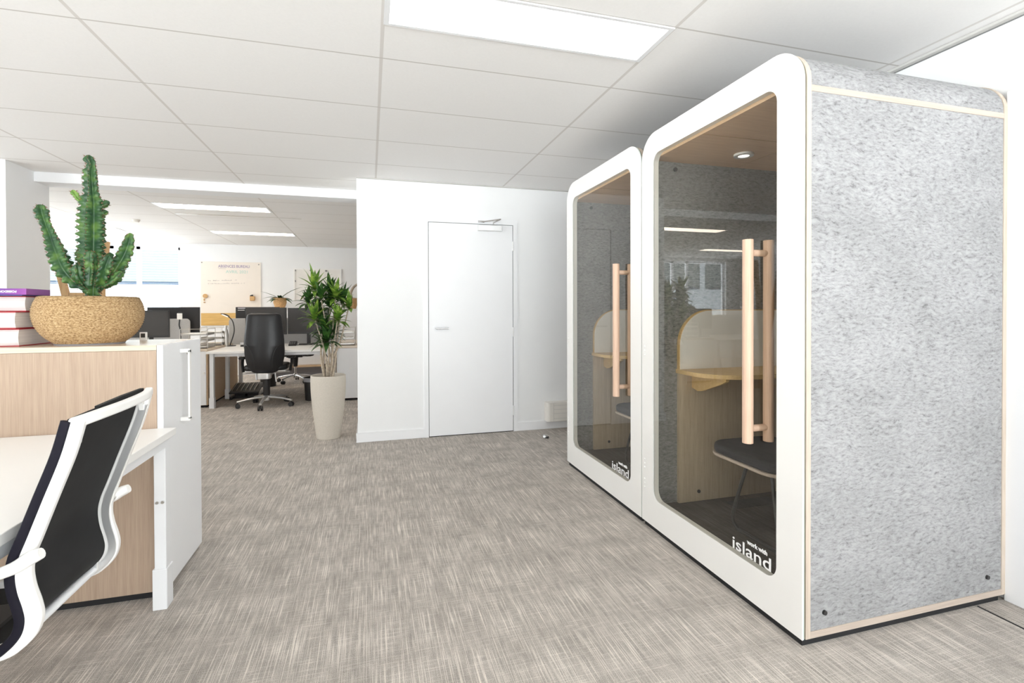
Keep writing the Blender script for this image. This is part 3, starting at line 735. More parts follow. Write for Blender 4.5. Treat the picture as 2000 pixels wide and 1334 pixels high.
    arm('cactus_branch', [(166, 560, 6, .03), (152, 528, 9, .03), (144, 500, 10, .03), (138, 482, 7, .03)], 4, .03)
    arm('cactus_branch', [(172, 545, 6, .02), (164, 520, 9, .02), (165, 500, 7, .02)], 4, .03)
    arm('cactus_branch', [(190, 540, 6, .02), (199, 515, 9, .03), (202, 490, 7, .03)], 4, .03)
cactus()

# ------------------------------------------------------------------ leaf helper
def leaf(bm, p, d, length, width, droop, up=Vector((0, 0, 1)), fold=.25, n=6):
    d = Vector(d).normalized(); side = d.cross(up)
    if side.length < .05: side = d.cross(Vector((1, 0, 0)))
    side.normalize(); rows = []; q = Vector(p); dirv = d.copy()
    for i in range(n+1):
        f = i/n; wv = width*math.sin(PI*min(1, .12+.88*f)**.8)*.5 if f < 1 else .0004
        nr = side.cross(dirv).normalized()
        rows.append([bm.verts.new(q-side*wv+nr*wv*fold), bm.verts.new(q), bm.verts.new(q+side*wv+nr*wv*fold)])
        dirv = (dirv+Vector((0, 0, -droop/n))).normalized(); q = q+dirv*(length/n)
    for a, b in zip(rows, rows[1:]):
        for k in (0, 1): bm.faces.new((a[k], a[k+1], b[k+1], b[k]))

def dracaena():
    cx, cy = -.381, 5.0
    t = thing('potted_dracaena', (cx, cy, 0), 'tall leafy dracaena in a stone planter beside the white wall corner', 'potted plant')
    bm = BM(); base = [(.104, 0), (.110, .02), (.122, .12), (.142, .28), (.154, .42), (.158, .52), (.157, .588)]
    prof = [(p.x, p.z) for p in catmull([(r, 0, z) for r, z in base], 5)] + [(.151, .594), (.142, .588), (.138, .52)]
    lathe(bm, prof, cx, cy, 48, True, False); build('planter', bm, 'planter_stone', t, smooth='all')
    bm = BM(); lathe(bm, [(.001, .560), (.08, .562), (.140, .556)], cx, cy, 32, False, False); build('soil', bm, 'soil', t)
    heads = [  # u, v, dy, leaf length, bright
        (620, 562, .00, .20, 1), (630, 580, -.06, .17, 0), (655, 578, -.03, .18, 1), (668, 588, .05, .17, 0), (680, 598, .0, .16, 1),
        (625, 606, .03, .16, 0), (620, 622, -.05, .18, 1), (659, 622, -.08, .15, 1), (645, 596, .08, .17, 0), (634, 640, -.02, .18, 0),
        (652, 650, .06, .15, 0), (640, 662, -.07, .17, 0), (610, 588, .05, .15, 0), (645, 572, .09, .18, 0), (632, 668, .03, .14, 0)]
    roots = [(634, 738), (640, 740), (645, 739), (650, 741), (638, 742)]
    for i, (u, v, dy, ln, br) in enumerate(heads):
        u = 645+(u-645)*(1.22 if u < 645 else 1.05)
        p = at(u, v, 'y', cy+dy)
        r = at(*roots[i % 5], 'y', cy); r.z = .56; r.y += (i % 3-1)*.02
        mid = r.lerp(p, .5)+Vector((R.uniform(-.03, .03), R.uniform(-.02, .02), 0))
        if i < 9:
            bm = BM(); tube(bm, [r, r.lerp(mid, .5)+Vector((R.uniform(-.02, .02), 0, 0)), mid, p], lambda q: .0115-.006*q, 8, 6); build('stem', bm, 'stem_bark', t, smooth=True)
        bm = BM(); nl = 21
        for k in range(nl):
            a = k*2.399+i; el = .05+1.35*(k/nl)
            d = Vector((math.cos(a)*math.cos(el), math.sin(a)*math.cos(el), math.sin(el)))
            ll = ln*R.uniform(.75, 1.15)
            if p.x+d.x*ll > -.165: ll = max(.03, (-.165-p.x)/d.x)
            leaf(bm, p+Vector((0, 0, -.035+.05*k/nl)), d, ll, .046, .9*(1-k/nl)+.15)
        build('foliage', bm, 'leaf_bright' if br else 'leaf_dark', t, smooth='all')
dracaena()

# ------------------------------------------------------------------ back office: cabinets and bench desks
def low_cabinet(x0, x1, label, knob_x):
    y0, y1, h = 6.93, 8.40, .724
    t = thing('low_cabinet', ((x0+x1)/2, (y0+y1)/2, 0), label, 'cabinet', 'low white cabinets with wooden tops')
    bx('cabinet_body', 'shelf_wood', t, x0, x1, y0+.02, y1, .03, h-.022)
    bx('cabinet_top', 'oak_top', t, x0, x1, y0-.002, y1, h-.022, h, bev=.001)
    bx('plinth', 'dark_gap', t, x0+.02, x1-.02, y0+.05, y1-.02, 0, .03)
    d = bx('cabinet_door', 'white_paint', t, x0+.004, x1-.014, y0, y0+.019, .035, h-.026, bev=.001)
    bm = BM(); cyl(bm, (knob_x, y0, .43), (knob_x, y0-.014, .43), .012, s=14); build('knob', bm, 'white_lacquer', d, smooth=True)
    return t
low_cabinet(-2.46, -1.935, 'low white cabinet with wooden top at the left of the bench desk', -1.97)
low_cabinet(-.425, .45, 'low white cabinet with wooden top behind the dracaena', -.25)

def bench_desk(x0, x1, label):
    y0, y1, h = 6.80, 8.36, .700
    t = thing('bench_desk', ((x0+x1)/2, (y0+y1)/2, 0), label, 'desk', 'white bench desks of the back office')
    bx('desk_top', 'white_lacquer', t, x0, x1, y0, y1, h-.026, h, bev=.002)
    for x in (x0+.055, x1-.055):
        for y in (y0+.09, (y0+y1)/2, y1-.06):
            bm = BM(); box(bm, x-.022, x+.022, y-.03, y+.03, .0, h-.026); lg = build('leg', bm, 'white_metal', t, bev=.003)
            bm = BM(); box(bm, x-.027, x+.027, y-.036, y+.036, .0, .13); build('leg_sleeve', bm, 'white_metal', lg)
    bm = BM(); box(bm, x0+.08, x1-.08, y0+.10, y0+.14, h-.07, h-.026); box(bm, x0+.08, x1-.08, y1-.14, y1-.10, h-.07, h-.026)
    build('desk_rail', bm, 'white_metal', t)
    return t
bench_desk(-1.925, -.435, 'wide white bench desk with monitors, in front of the black office chair')
bench_desk(-4.05, -2.475, 'white bench desk mostly hidden behind the oak cabinet')
# cable tray under the first desk
t = thing('cable_tray', (-.95, 7.9, .5), 'black cable tray hanging under the wide bench desk', 'cable tray')
bm = BM(); box(bm, -1.12, -.70, 7.80, 8.0, .555, .640); build('tray_body', bm, 'black_plastic', t)
bx('tray_hanger', 'black_plastic', t, -.95, -.92, 7.88, 7.92, .640, .674)
bm = BM(); tube(bm, [(-1.05, 7.78, .60), (-.92, 7.76, .585), (-.78, 7.78, .615), (-.70, 7.8, .64), (-.69, 7.8, .60), (-.72, 7.79, .585)], .006, 8, 6); build('cable', bm, 'steel', t, smooth=True)

def divider(x0, x1, y, z0, z1, label):
    t = thing('desk_divider', ((x0+x1)/2, y, z0), label, 'divider', 'grey fabric desk dividers')
    bm = BM(); prism(bm, rrect(x0, x1, z0+.004, z1, (.01, .01, .05, .05), 8), 'y', y-.014, y+.014); build('divider_panel', bm, 'grey_light_fabric', t, bev=.004)
    bm = BM(); box(bm, x0+.15, x0+.20, y-.02, y+.02, z0, z0+.03); box(bm, x1-.20, x1-.15, y-.02, y+.02, z0, z0+.03); build('clamp', bm, 'white_metal', t)
divider(-1.98, -.46, 8.12, .700, 1.085, 'grey fabric divider along the wide bench desk')
divider(-4.0, -2.48, 8.12, .700, 1.085, 'grey fabric divider on the desk behind the oak cabinet')

def monitor(xc, y, w_, z0, z1, zdesk, label, tilt=0, screen_front=True, rz=0, tags=False):
    t = thing('monitor', (xc, y, zdesk), label, 'monitor', 'black desk monitors')
    x0, x1 = xc-w_/2, xc+w_/2; s_ = -1 if screen_front else 1
    bm = BM(); box(bm, x0, x1, y-.012, y+.02, z0, z1); h = build('housing', bm, 'black_plastic', t, bev=.004)
    bx('screen', 'screen', t, x0+.014, x1-.014, *( (y-.0135, y-.012) if screen_front else (y+.02, y+.0215)), z0+.03, z1-.014)
    bm = BM(); box(bm, xc-.025, xc+.025, y+.02 if screen_front else y-.04, y+.04 if screen_front else y-.012, zdesk+.01, z0+.12); build('stand', bm, 'black_plastic', t, bev=.004)
    bm = BM(); prism(bm, rrect(xc-.13, xc+.13, y-.09, y+.10, .03, 6), 'z', zdesk, zdesk+.012); build('monitor_base', bm, 'black_plastic', t, bev=.003)
    if tags:
        bm = BM(); box(bm, x0+.03, x0+.15, y-.0128, y-.012, z1-.022, z1-.012); box(bm, x0+.03, x0+.12, y-.0128, y-.012, z1-.05, z1-.042); build('label_strip', bm, 'lettering', t)
    t.rotation_euler.z = rz
monitor(-.868, 7.86, .56, .855, 1.235, .700, 'black monitor on the wide bench desk, right of the black chair, behind the dracaena leaves')
monitor(-1.435, 7.86, .54, .850, 1.240, .700, 'black monitor mostly hidden behind the tall black office chair')
monitor(-1.62, 8.25, .60, .88, 1.250, .700, 'rear monitor with white label strips peeking above the grey divider', screen_front=False, tags=True)
monitor(-2.85, 7.78, .47, .840, 1.205, .700, 'black tilted monitor right of the rope pot, behind the oak cabinet', rz=-.10)
monitor(-2.72, 8.24, .66, .88, 1.250, .700, 'rear black monitor behind the left grey divider, right of the rope pot', screen_front=False)

def desk_lamp(pts, base, head, zd, label, headwhite=False):
    t = thing('desk_lamp', (base[0], base[1], zd), label, 'lamp', 'slim desk lamps')
    bm = BM(); lathe(bm, [(.075, zd), (.075, zd+.008), (.02, zd+.014)], base[0], base[1], 28); build('lamp_base', bm, 'black_metal', t, smooth=True)
    bm = BM(); tube(bm, pts, .007, 8, 6); build('lamp_stem', bm, 'black_metal', t, smooth=True)
    (hx0, hz0), (hx1, hz1), hy = head
    bm = BM(); sweep(bm, catmull([(hx0, hy, hz0), ((hx0+hx1)/2, hy, (hz0+hz1)/2+.012), (hx1, hy, hz1)], 5), lambda i, n: [(a*.03, b*.006) for a, b in ((-1, -1), (1, -1), (1, 1), (-1, 1))], up=(0, 1, 0)); hd = build('lamp_head', bm, 'black_plastic', t, bev=.002)
    bm = BM(); sweep(bm, [(hx0+.01, hy-.004, hz0-.008), (hx1-.01, hy-.004, hz1-.008)], lambda i, n: [(a*.022, b*.002) for a, b in ((-1, -1), (1, -1), (1, 1), (-1, 1))], up=(0, 1, 0)); build('lamp_diffuser', bm, 'small_lamp', hd)
def A(u, v, y): return tuple(at(u, v, 'y', y))
ly = 7.93
b0 = at(457, 674, 'z', .70)
p = lambda u, v: A(u, v, 7.80)
desk_lamp([(b0.x, 7.80, .71), p(457, 650), p(456.5, 635), p(453, 625), p(446, 618)], (b0.x, 7.80), ((p(432, 613)[0], p(432, 613)[2]), (p(447, 618)[0], p(447, 618)[2]), 7.80), .70, 'black gooseneck lamp on the bench desk left of the black chair')
t = thing('desk_lamp', (A(353, 660, 7.6)[0], 7.6, .70), 'black stemmed lamp with square white head behind the oak cabinet', 'lamp', 'slim desk lamps')
bm = BM(); lathe(bm, [(.07, .70), (.07, .71), (.015, .715)], A(353, 660, 7.6)[0], 7.6, 24); build('lamp_base', bm, 'black_metal', t, smooth=True)
bm = BM(); tube(bm, [(A(353, 660, 7.6)[0], 7.6, .71), A(352, 645, 7.6), A(350, 635, 7.6), A(351, 624, 7.6)], .009, 8, 6); build('lamp_stem', bm, 'black_metal', t, smooth=True)
a, b = A(346, 612, 7.59), A(356, 624, 7.59)
bm = BM(); box(bm, a[0], b[0], 7.575, 7.60, b[2], a[2]); build('lamp_head', bm, 'white_lacquer', t, bev=.006)
bm = BM(); tube(bm, [(a[0]-.005, 7.585, a[2]), ((a[0]+b[0])/2, 7.585, a[2]+.018), (b[0]+.005, 7.585, a[2])], .004, 6, 4); build('lamp_hook', bm, 'black_plastic', t, smooth=True)

t = thing('bottle', (A(441, 672, 7.75)[0], 7.75, .70), 'tall brushed metal bottle on the bench desk beside the gooseneck lamp', 'bottle')
bxp = A(441, 660, 7.75)[0]
bm = BM(); lathe(bm, [(.034, .70), (.036, .71), (.036, .86), (.030, .90), (.018, .945), (.016, .96)], bxp, 7.75, 24); build('bottle_body', bm, 'steel', t, smooth=True)
bm = BM(); lathe(bm, [(.017, .96), (.017, .985), (.014, .99)], bxp, 7.75, 20); build('bottle_cap', bm, 'steel', t, smooth=True)

def letter_tray(x0, x1, y0, y1, z, n, label):
    t = thing('letter_tray', ((x0+x1)/2, (y0+y1)/2, z), label, 'letter tray', 'stacked metal letter trays')
    H = n*.078+.01
    bm = BM()
    for x in (x0, x1):
        for y in (y0, y1): tube(bm, [(x, y, z), (x, y, z+H)], .004, 6)
        tube(bm, [(x, y0, z+H), (x, y1, z+H)], .004, 6); tube(bm, [(x, y0, z+.004), (x, y1, z+.004)], .004, 6)
    tube(bm, [(x0, y0, z+H), (x1, y0, z+H)], .003, 6)
    build('tray_rack', bm, 'steel', t)
    for k in range(n):
        zz = z+.008+k*.078
        bm = BM(); box(bm, x0+.008, x1-.008, y0, y1, zz, zz+.003); box(bm, x0+.008, x1-.008, y0, y0+.003, zz, zz+.018); box(bm, x0+.008, x0+.011, y0, y1, zz, zz+.03); box(bm, x1-.011, x1-.008, y0, y1, zz, zz+.03)
        tr = build('tray', bm, 'steel', t)
        bx('paper_stack', 'paper', tr, x0+.02, x1-.03, y0+.01, y1-.02, zz+.003, zz+.010+.006*((k*7) % 3))
letter_tray(-2.28, -1.975, 7.10, 7.42, .7245, 3, 'metal letter trays on the left low cabinet, nearer stack')
letter_tray(-2.22, -1.955, 7.66, 7.96, .7245, 3, 'metal letter trays on the left low cabinet, stack behind, next to the bottle')
letter_tray(-.395, -.195, 7.12, 7.42, .7245, 3, 'metal letter trays on the cabinet behind the dracaena')
# small desk items
t = thing('desk_phone', (-1.02, 7.62, .70), 'small black device with buttons beside the black chair on the bench desk', 'phone')
bm = BM(); prism(bm, [(7.56, .70), (7.70, .70), (7.70, .76), (7.56, .72)], 'x', -1.10, -1.00); build('phone_body', bm, 'black_plastic', t, bev=.004)
bm = BM()
for i in range(3):
    for j in range(3): box(bm, -1.09+i*.028, -1.075+i*.028, 7.585+j*.03, 7.60+j*.03, .727+j*.0086, .7335+j*.0086)
build('buttons', bm, 'grey_magnet', t)
bm = BM(); box(bm, -1.72, -1.60, 7.62, 7.70, .70, .722); tag(build('stapler_box', bm, 'black_plastic', bev=.004), 'small black box lying on the bench desk left of the chair', 'box')
bm = BM(); tube(bm, [(-.80, 7.70, .705), (-.92, 7.66, .705), (-1.0, 7.72, .705), (-1.06, 7.74, .705), (-1.12, 7.92, .706), (-1.14, 8.05, .74)], .004, 6, 8); tag(build("monitor_cable", bm, "rubber", smooth=True), "thin black cable curling on the bench desk below the right monitor", "cable")
bm = BM(); tube(bm, [(-.62, 8.05, .66), (-.64, 8.0, .55), (-.60, 7.98, .45), (-.66, 8.0, .36), (-.60, 8.0, .24), (-.57, 8.0, .15), (-.60, 8.0, .012)], .007, 6, 8); tag(build('floor_cable', bm, 'rubber', smooth=True), 'black power cable hanging down behind the planter to the floor', 'cable')

# footrest
t = thing('footrest', (-1.70, 7.75, 0), 'black ribbed footrest on the carpet under the bench desk', 'footrest')
bm = BM()
prism(bm, [(7.45, .075), (7.85, .155), (7.85, .175), (7.45, .095)], 'x', -1.83, -1.46); build('foot_plate', bm, 'black_plastic', t, bev=.01)
bm = BM()
for k in range(6): box(bm, -1.80+k*.055, -1.795+k*.055, 7.50, 7.80, .125, .140)
for v in bm.verts: v.co.z = v.co.z-.125+.095+(v.co.y-7.45)*.2+.006
build('ribs', bm, 'steel', t)
bm = BM(); box(bm, -1.82, -1.79, 7.45, 7.85, 0, .03); box(bm, -1.50, -1.47, 7.45, 7.85, 0, .03); box(bm, -1.79, -1.50, 7.55, 7.58, .0, .02); box(bm, -1.66, -1.63, 7.6, 7.8, .02, .13); box(bm, -1.79, -1.50, 7.6, 7.64, 0, .085); build('foot_frame', bm, 'black_plastic', t)

# bins
def bin_(x, y, r, h, label):
    t = thing('waste_bin', (x, y, 0), label, 'bin', 'black waste bins')
    bm = BM(); lathe(bm, [(r*.85, 0), (r, h), (r-.004, h), (r*.85-.004, .01)], x, y, 32, True, True); build('bin_body', bm, 'black_plastic', t, smooth=True)
    bm = BM(); lathe(bm, [(r+.003, h-.05), (r+.004, h+.003), (r-.002, h+.003)], x, y, 32, False, False); build('bin_liner', bm, 'saucer', t, smooth=True)
bin_(-.735, 7.16, .12, .30, 'black waste bin left of the stone planter')
bin_(-1.55, 8.62, .13, .38, 'black waste bin behind the black office chair')

# black office chair
def star_base(t, x, y, r, rot, mat, hub_z=.12, cr=.028):
    bm = BM(); lathe(bm, [(.04, .07), (.045, .10), (.035, hub_z+.02)], x, y, 20); build('base_hub', bm, mat, t, smooth=True)
    for k in range(5):
        a = rot+2*PI*k/5; dx, dy = math.cos(a), math.sin(a)
        bm = BM(); tube(bm, [(x+dx*.02, y+dy*.02, hub_z), (x+dx*r*.5, y+dy*r*.5, hub_z-.012), (x+dx*r, y+dy*r, hub_z-.042)], lambda q: .026-.008*q, 10, 4, sy=.65); lg = build('base_leg', bm, mat, t, smooth=True)
        bm = BM(); ex, ey = x+dx*r*.97, y+dy*r*.97
        for s_ in (-1, 1): cyl(bm, (ex-dy*.026*s_, ey+dx*.026*s_, cr), (ex-dy*.007*s_, ey+dx*.007*s_, cr), cr, s=18)
        cyl(bm, (ex, ey, cr), (ex, ey, hub_z-.04), .007, s=8); build('caster', bm, 'black_plastic', lg, smooth=True)
def exec_chair():
    x, y = -1.255, 6.90
    t = thing('office_chair', (x, y, 0), 'black leather office chair seen from behind at the bench desk', 'chair')
    # backrest: wide shell, narrower at the top
    bm = BM()
    lv = [(.430, .10, .02), (.445, .145, .035), (.50, .190, .05), (.58, .215, .055), (.68, .228, .055), (.78, .230, .05), (.88, .224, .045), (.98, .213, .042), (1.08, .203, .04), (1.13, .197, .038), (1.155, .180, .032), (1.168, .14, .02)]
    pts = catmull([(hw, th, z) for z, hw, th in lv], 4); rings = []
    for p in pts:
        hw, th, z = p; yb = 6.73 - .02*math.sin((z-.43)/.74*PI) + .05*max(0, (.6-z))
        rg = []
        for k in range(36):
            a = 2*PI*k/36; ca, sa = math.cos(a), math.sin(a)
            xx = hw*math.copysign(abs(ca)**.75, ca); yy = th*math.copysign(abs(sa)**.8, sa)
            yy += .10*(xx/.23)**2*(.5 if z < .75 else .35)
            # side wings pressed in below the waist
            if z < .76 and yy < .05 and abs(xx) > .10: yy += .012*min(1, (.76-z)*8)*min(1, (abs(xx)-.10)*20)
            rg.append(bm.verts.new((x+xx, yb+yy, z)))
        rings.append(rg)
    for a, b in zip(rings, rings[1:]):
        for k in range(36): bm.faces.new((a[k], a[(k+1) % 36], b[(k+1) % 36], b[k]))
    bm.faces.new(rings[0][::-1]); bm.faces.new(rings[-1])
    br = build('backrest', bm, 'leather', t, smooth='all')
    bm = BM()
    for s_ in (-1, 1):
        tube(bm, [(x+s_*.215, 6.725, .79), (x+s_*.17, 6.672, .765), (x+s_*.13, 6.655, .70), (x+s_*.105, 6.655, .60), (x+s_*.10, 6.668, .50)], .003, 6, 6)
    build('seam', bm, 'black_plastic', br, smooth=True)
    bm = BM(); prism(bm, rrect(x-.25, x+.25, 6.74, 7.20, (.10, .10, .12, .12), 8), 'z', .455, .52); build('seat', bm, 'leather', t, bev=.025, seg=4, smooth=True)
    bm = BM(); box(bm, x-.235, x+.235, 6.80, 7.10, .43, .456); build('seat_pan', bm, 'aluminium', t, bev=.008)
    bm = BM(); tube(bm, [(x-.27, 6.86, .415), (x-.12, 6.84, .42), (x-.05, 6.80, .40)], .014, 8, 4, sy=.6); tube(bm, [(x+.27, 6.86, .425), (x+.12, 6.84, .42), (x+.05, 6.80, .40)], .014, 8, 4, sy=.6)
    tube(bm, [(x+.11, 6.80, .42), (x+.125, 6.79, .31)], .010, 8); tube(bm, [(x-.11, 6.80, .42), (x-.10, 6.79, .34)], .010, 8); build('lever', bm, 'aluminium', t, smooth=True)
    bm = BM(); prism(bm, rrect(x-.075, x+.075, 6.66, 6.80, .035, 6), 'z', .36, .432); build('back_bracket', bm, 'aluminium', t, bev=.006, smooth=True)
    bm = BM(); box(bm, x-.06, x+.06, 6.79, 6.95, .37, .43); build('seat_mechanism', bm, 'black_plastic', t, bev=.01)
    bm = BM(); lathe(bm, [(.036, .13), (.040, .16), (.044, .37)], x, y-.04, 24); build('gas_column', bm, 'black_plastic', t, smooth=True)
    for s_ in (-1, 1):
        bm = BM(); tube(bm, [(x+s_*.27, 6.90, .43), (x+s_*.285, 6.92, .52), (x+s_*.285, 6.94, .595)], .028, 10, 5, sx=1, sy=.6); ar = build('arm_post', bm, 'black_plastic', t, smooth=True)
        bm = BM(); prism(bm, rrect(x+s_*.285-.04, x+s_*.285+.04, 6.86, 7.05, .035, 6), 'z', .590, .614); build('arm_pad', bm, 'black_plastic', ar, bev=.008, smooth=True)
    star_base(t, x, y-.04, .33, math.radians(-92), 'aluminium')
exec_chair()
def rear_chair():
    x, y = -1.20, 8.98
    t = thing('office_chair', (x, y, 0), 'second office chair with polished star base beyond the wide bench desk', 'chair')
    star_base(t, x, y, .29, math.radians(-52), 'chrome')
    bm = BM(); cyl(bm, (x, y, .12), (x, y, .40), .018, s=16); build('gas_column', bm, 'chrome', t, smooth=True)
    bm = BM(); lathe(bm, [(.034, .26), (.045, .40), (.05, .44)], x, y, 20); build('column_cover', bm, 'black_plastic', t, smooth=True)
    bm = BM(); prism(bm, rrect(x-.24, x+.24, y-.24, y+.22, .08, 6), 'z', .46, .53); build('seat', bm, 'leather', t, bev=.02, smooth=True)
    bm = BM(); box(bm, x-.12, x+.12, y-.12, y+.12, .42, .46); build('seat_mechanism', bm, 'black_plastic', t)
    bm = BM(); prism(bm, rrect(x-.2, x+.2, .62, 1.05, .08, 6), 'y', y+.20, y+.25); build('backrest', bm, 'leather', t, bev=.015, smooth=True)
    bm = BM(); box(bm, x-.03, x+.03, y+.12, y+.22, .44, .47); box(bm, x-.03, x+.03, y+.252, y+.272, .44, .70); box(bm, x-.03, x+.03, y+.12, y+.272, .43, .455); build('back_post', bm, 'black_plastic', t)
    for s_ in (-1, 1):
        bm = BM(); tube(bm, [(x+s_*.10, y-.02, .445), (x+s_*.27, y, .45), (x+s_*.28, y, .54), (x+s_*.28, y, .62)], .02, 8, 4); ar = build('arm_post', bm, 'black_plastic', t, smooth=True)
        bm = BM(); prism(bm, rrect(x+s_*.28-.035, x+s_*.28+.035, y-.12, y+.12, .03, 5), 'z', .62, .645); build('arm_pad', bm, 'black_plastic', ar, bev=.006)
rear_chair()

# ------------------------------------------------------------------ along the back wall
t = thing('sideboard', (-.5, 10.0, 0), 'white sideboard with wooden base along the back wall under the pin board', 'sideboard')
sx0, sx1 = -1.92, 1.2
bx('sideboard_body', 'white_paint', t, sx0, sx1, 9.80, 10.24, .20, 1.205)
bx('sideboard_top', 'white_lacquer', t, sx0-.005, sx1, 9.785, 10.24, 1.205, 1.222)
bx('base_shelf', 'shelf_wood', t, sx0, sx1, 9.70, 10.22, .165, .195)
bx('base_foot', 'stand_wood', t, -.70, -.66, 9.72, 10.2, .0, .165); bx('base_foot', 'stand_wood', t, sx0+.02, sx0+.06, 9.72, 10.2, 0, .165); bx('base_foot', 'stand_wood', t, 1.1, 1.14, 9.72, 10.2, 0, .165)
bx('base_panel', 'saucer', t, sx0+.06, 1.1, 9.86, 9.88, .0, .165)

def pot_plant(u, y, z, r, h, kind, label):
    x = at(u, 600, 'y', y).x
    t = thing('potted_plant', (x, y, z), label, 'potted plant', 'small plants on the sideboard')
    bm = BM(); lathe(bm, [(r*.66, z), (r*.8, z+h*.2), (r, z+h*.55), (r*.98, z+h*.9), (r*1.02, z+h), (r*.9, z+h), (r*.88, z+h*.8)], x, y, 28, True, False); build('plant_pot', bm, 'terracotta_fibre', t, smooth='all')
    bm = BM(); lathe(bm, [(.001, z+h*.86), (r*.9, z+h*.84)], x, y, 20, False, False); build('soil', bm, 'soil', t)
    c = Vector((x, y, z+h*.9)); bm = BM()
    if kind == 0:
        for k in range(14):
            a = k*2.4; el = R.uniform(.15, .8); leaf(bm, c, (math.cos(a)*math.cos(el), math.sin(a)*math.cos(el), math.sin(el)), R.uniform(.20, .32), .075, 1.0)
        leaf(bm, c, (.8, -.2, .8), .50, .05, .6); leaf(bm, c, (-.85, -.2, .55), .36, .06, .3)
        build('foliage', bm, 'leaf_dark', t, smooth='all')
    else:
        tube(bm, [c, c+Vector((-.02, 0, .10)), c+Vector((.03, 0, .22)), c+Vector((.12, 0, .30))], lambda q: .03-.012*q, 8, 6); build('bent_stem', bm, 'stem_bark', t, smooth=True)
        bm = BM()
        for k in range(9):
            a = k*2.4; leaf(bm, c+Vector((-.02, 0, .02)), (math.cos(a), math.sin(a), .35), .16, .012, .7)
        build('foliage', bm, 'leaf_dark', t, smooth='all')
pot_plant(547, 9.95, 1.2225, .112, .20, 0, 'small fern-like plant in a woven pot above the monitors')
pot_plant(687, 9.95, 1.2225, .112, .20, 1, 'woven pot with a bent brown stem next to the wall corner')

# cream glass board with wooden band
t = thing('glass_board', (-2.45, YB, .92), 'cream glass writing board with handwriting on the back wall', 'board')
bm = BM(); box(bm, -2.950, -1.955, YB-.016, YB-.006, .924, 2.090); build('board_glass', bm, 'glass_board_cream', t)
bm = BM(); box(bm, -2.950, -1.955, YB-.020, YB-.016, .924, 1.150); build('wooden_band', bm, 'panel_band', t)
bm = BM()
for x, z in ((-2.93, 2.07), (-1.99, 2.05)): cyl(bm, (x, YB-.016, z), (x, YB-.022, z), .010, s=12)
build('fixing', bm, 'grey_magnet', t)
yt = YB-.0172
text_mesh('heading', 'ABSENCES BUREAU', .072, (-2.665, yt, 1.985), (1, 0, 0), (0, 0, 1), 'purple_ink', t, width=.52)
text_mesh('subheading', 'AVRIL 2021', .075, (-2.54, yt, 1.885), (1, 0, 0), (0, 0, 1), 'green_ink', t, width=.36)
bm = BM(); box(bm, -2.66, -2.54, yt-.001, yt, 1.962, 1.966)
for (z0, x0, x1) in ((1.735, -2.83, -2.36), (1.678, -2.83, -2.23)):      # faint handwritten lines, illegible in the photograph
    x = x0
    while x < x1:
        w_ = R.choice((.012, .02, .03)); h_ = R.uniform(.006, .022)
        if R.random() < .8:
            box(bm, x, x+.003, yt-.001, yt, z0, z0+h_); box(bm, x, x+w_*.7, yt-.001, yt, z0+h_*.5, z0+h_*.5+.003)
            if R.random() < .5: box(bm, x+w_*.6, x+w_*.6+.003, yt-.001, yt, z0, z0+h_*.8)
        x += w_
        z0 += .0006
build('handwriting', bm, 'dark_ink', t)
# things held on the board
bm = BM(); cyl(bm, (-2.875, YB-.017, 1.462), (-2.875, YB-.045, 1.462), .038, s=24); tag(build('wooden_magnet', bm, 'cork', smooth=True), 'round wooden magnet on the left of the cream glass board', 'magnet')
bm = BM(); box(bm, -2.905, -2.885, YB-.03, YB-.017, 1.375, 1.415); tag(build('wooden_magnet', bm, 'cork', bev=.004), 'small upright wooden peg magnet under the round one', 'magnet')
bm = BM(); box(bm, -2.905, -2.875, YB-.03, YB-.017, 1.335, 1.355); tag(build('wooden_magnet', bm, 'stand_wood', bev=.004), 'lowest tiny brown magnet at the left edge of the cream board', 'magnet')
t = thing('pen_holder', (-2.095, YB-.05, 1.37), 'small wooden pen cup with dark cloth on the cream glass board', 'pen holder')
bm = BM(); box(bm, -2.135, -2.055, YB-.08, YB-.021, 1.375, 1.46); build('holder_cup', bm, 'cork', t, bev=.01)
bm = BM(); prism(bm, [(-2.135, 1.46), (-2.08, 1.46), (-2.09, 1.49), (-2.13, 1.475)], 'y', YB-.07, YB-.03); build('cloth', bm, 'black_plastic', t)
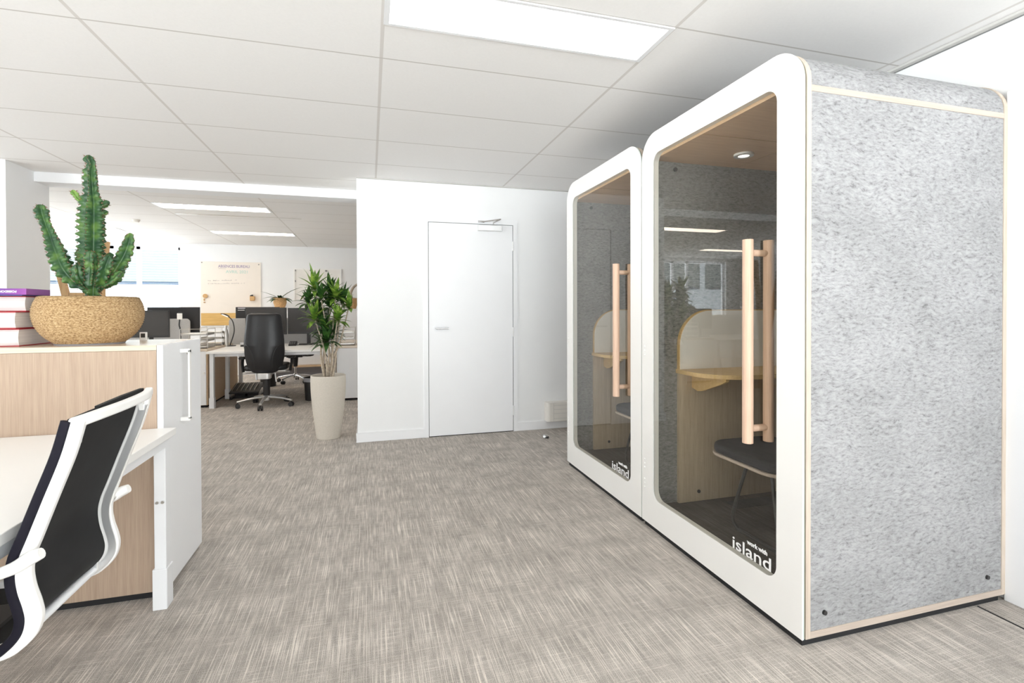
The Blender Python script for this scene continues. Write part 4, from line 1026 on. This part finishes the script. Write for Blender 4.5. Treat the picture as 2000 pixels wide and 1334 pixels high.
# pin board
t = thing('magnet_board', (-.955, YB, 1.375), 'white framed magnetic board on the back wall behind the dracaena', 'board')
bm = BM(); ring(bm, rrect(-1.39, -.525, 1.375, 1.995, 0), rrect(-1.365, -.55, 1.40, 1.97, 0), 'y', YB-.025, YB-.005); build('board_frame', bm, 'white_lacquer', t)
bx('board_surface', 'paper', t, -1.365, -.55, YB-.012, YB-.005, 1.40, 1.97)
for (u, v) in ((576, 528), (607, 528), (637, 529), (576, 549), (655, 553)):
    p = at(u, v, 'y', YB-.012)
    bm = BM(); cyl(bm, (p.x, YB-.0125, p.z), (p.x, YB-.024, p.z), .020, s=16)
    lab = {576528: 'top left corner', 607528: 'top edge middle', 637529: 'top edge right of centre', 576549: 'left edge below the corner one', 655553: 'right part partly behind leaves'}[u*1000+v]
    tag(build('round_magnet', bm, 'grey_magnet', smooth=True), 'round grey magnet on the framed board, '+lab, 'magnet', 'round grey magnets on the framed board')

# wooden stand behind the cactus
t = thing('coat_stand', (-2.95, 6.3, 0), 'brown wooden stand with slanted posts seen behind the cactus', 'stand')
def post(a, b, nm='stand_post'):
    bm = BM(); sweep(bm, [a, b], lambda i, n: [(p_*.022, q_*.032) for p_, q_ in ((-1, -1), (1, -1), (1, 1), (-1, 1))], up=(0, 1, 0)); build(nm, bm, 'stand_wood', t, bev=.003)
a, b = Vector(A(107, 490, 6.3)), Vector(A(130, 582, 6.3)); d = (b-a)/(b.z-a.z)
post(a+d*(.25), b+d*(.02-b.z))
a, b = Vector(A(207, 472, 6.3)), Vector(A(200, 545, 6.3)); d = (b-a)/(b.z-a.z)
post(a, b+d*(.02-b.z))
a, b = A(130, 577, 6.3), A(172, 577, 6.3)
bm = BM(); box(bm, a[0]+.03, -2.72, 6.285, 6.315, a[2]-.03, a[2]+.03); build('crosspiece', bm, 'stand_wood', t)
bx('stand_foot', 'stand_wood', t, -3.20, -2.60, 6.22, 6.38, 0, .022)

# ------------------------------------------------------------------ beyond the back window
t = thing('building', (-8, 22, -1.5), 'pale building with dark window bands outside the back window', 'building')
bx('facade', 'outdoor_wall', t, -26, 8, 22, 24, -3, 2.20)
bx('upper_facade', 'outdoor_pale', t, -26, 8, 22, 24, 2.20, 4.6)
for x in (-21.2, -17.4, -13.6, -9.75, -5.9): bx('facade_window', 'outdoor_glass', t, x+.3, x+3.5, 21.97, 22, 2.18, 2.27)
for x in (-21.2, -17.4, -13.6, -9.75, -5.9): bx('pillar', 'outdoor_wall', t, x-.05, x+.25, 21.95, 22, 2.0, 4.6)
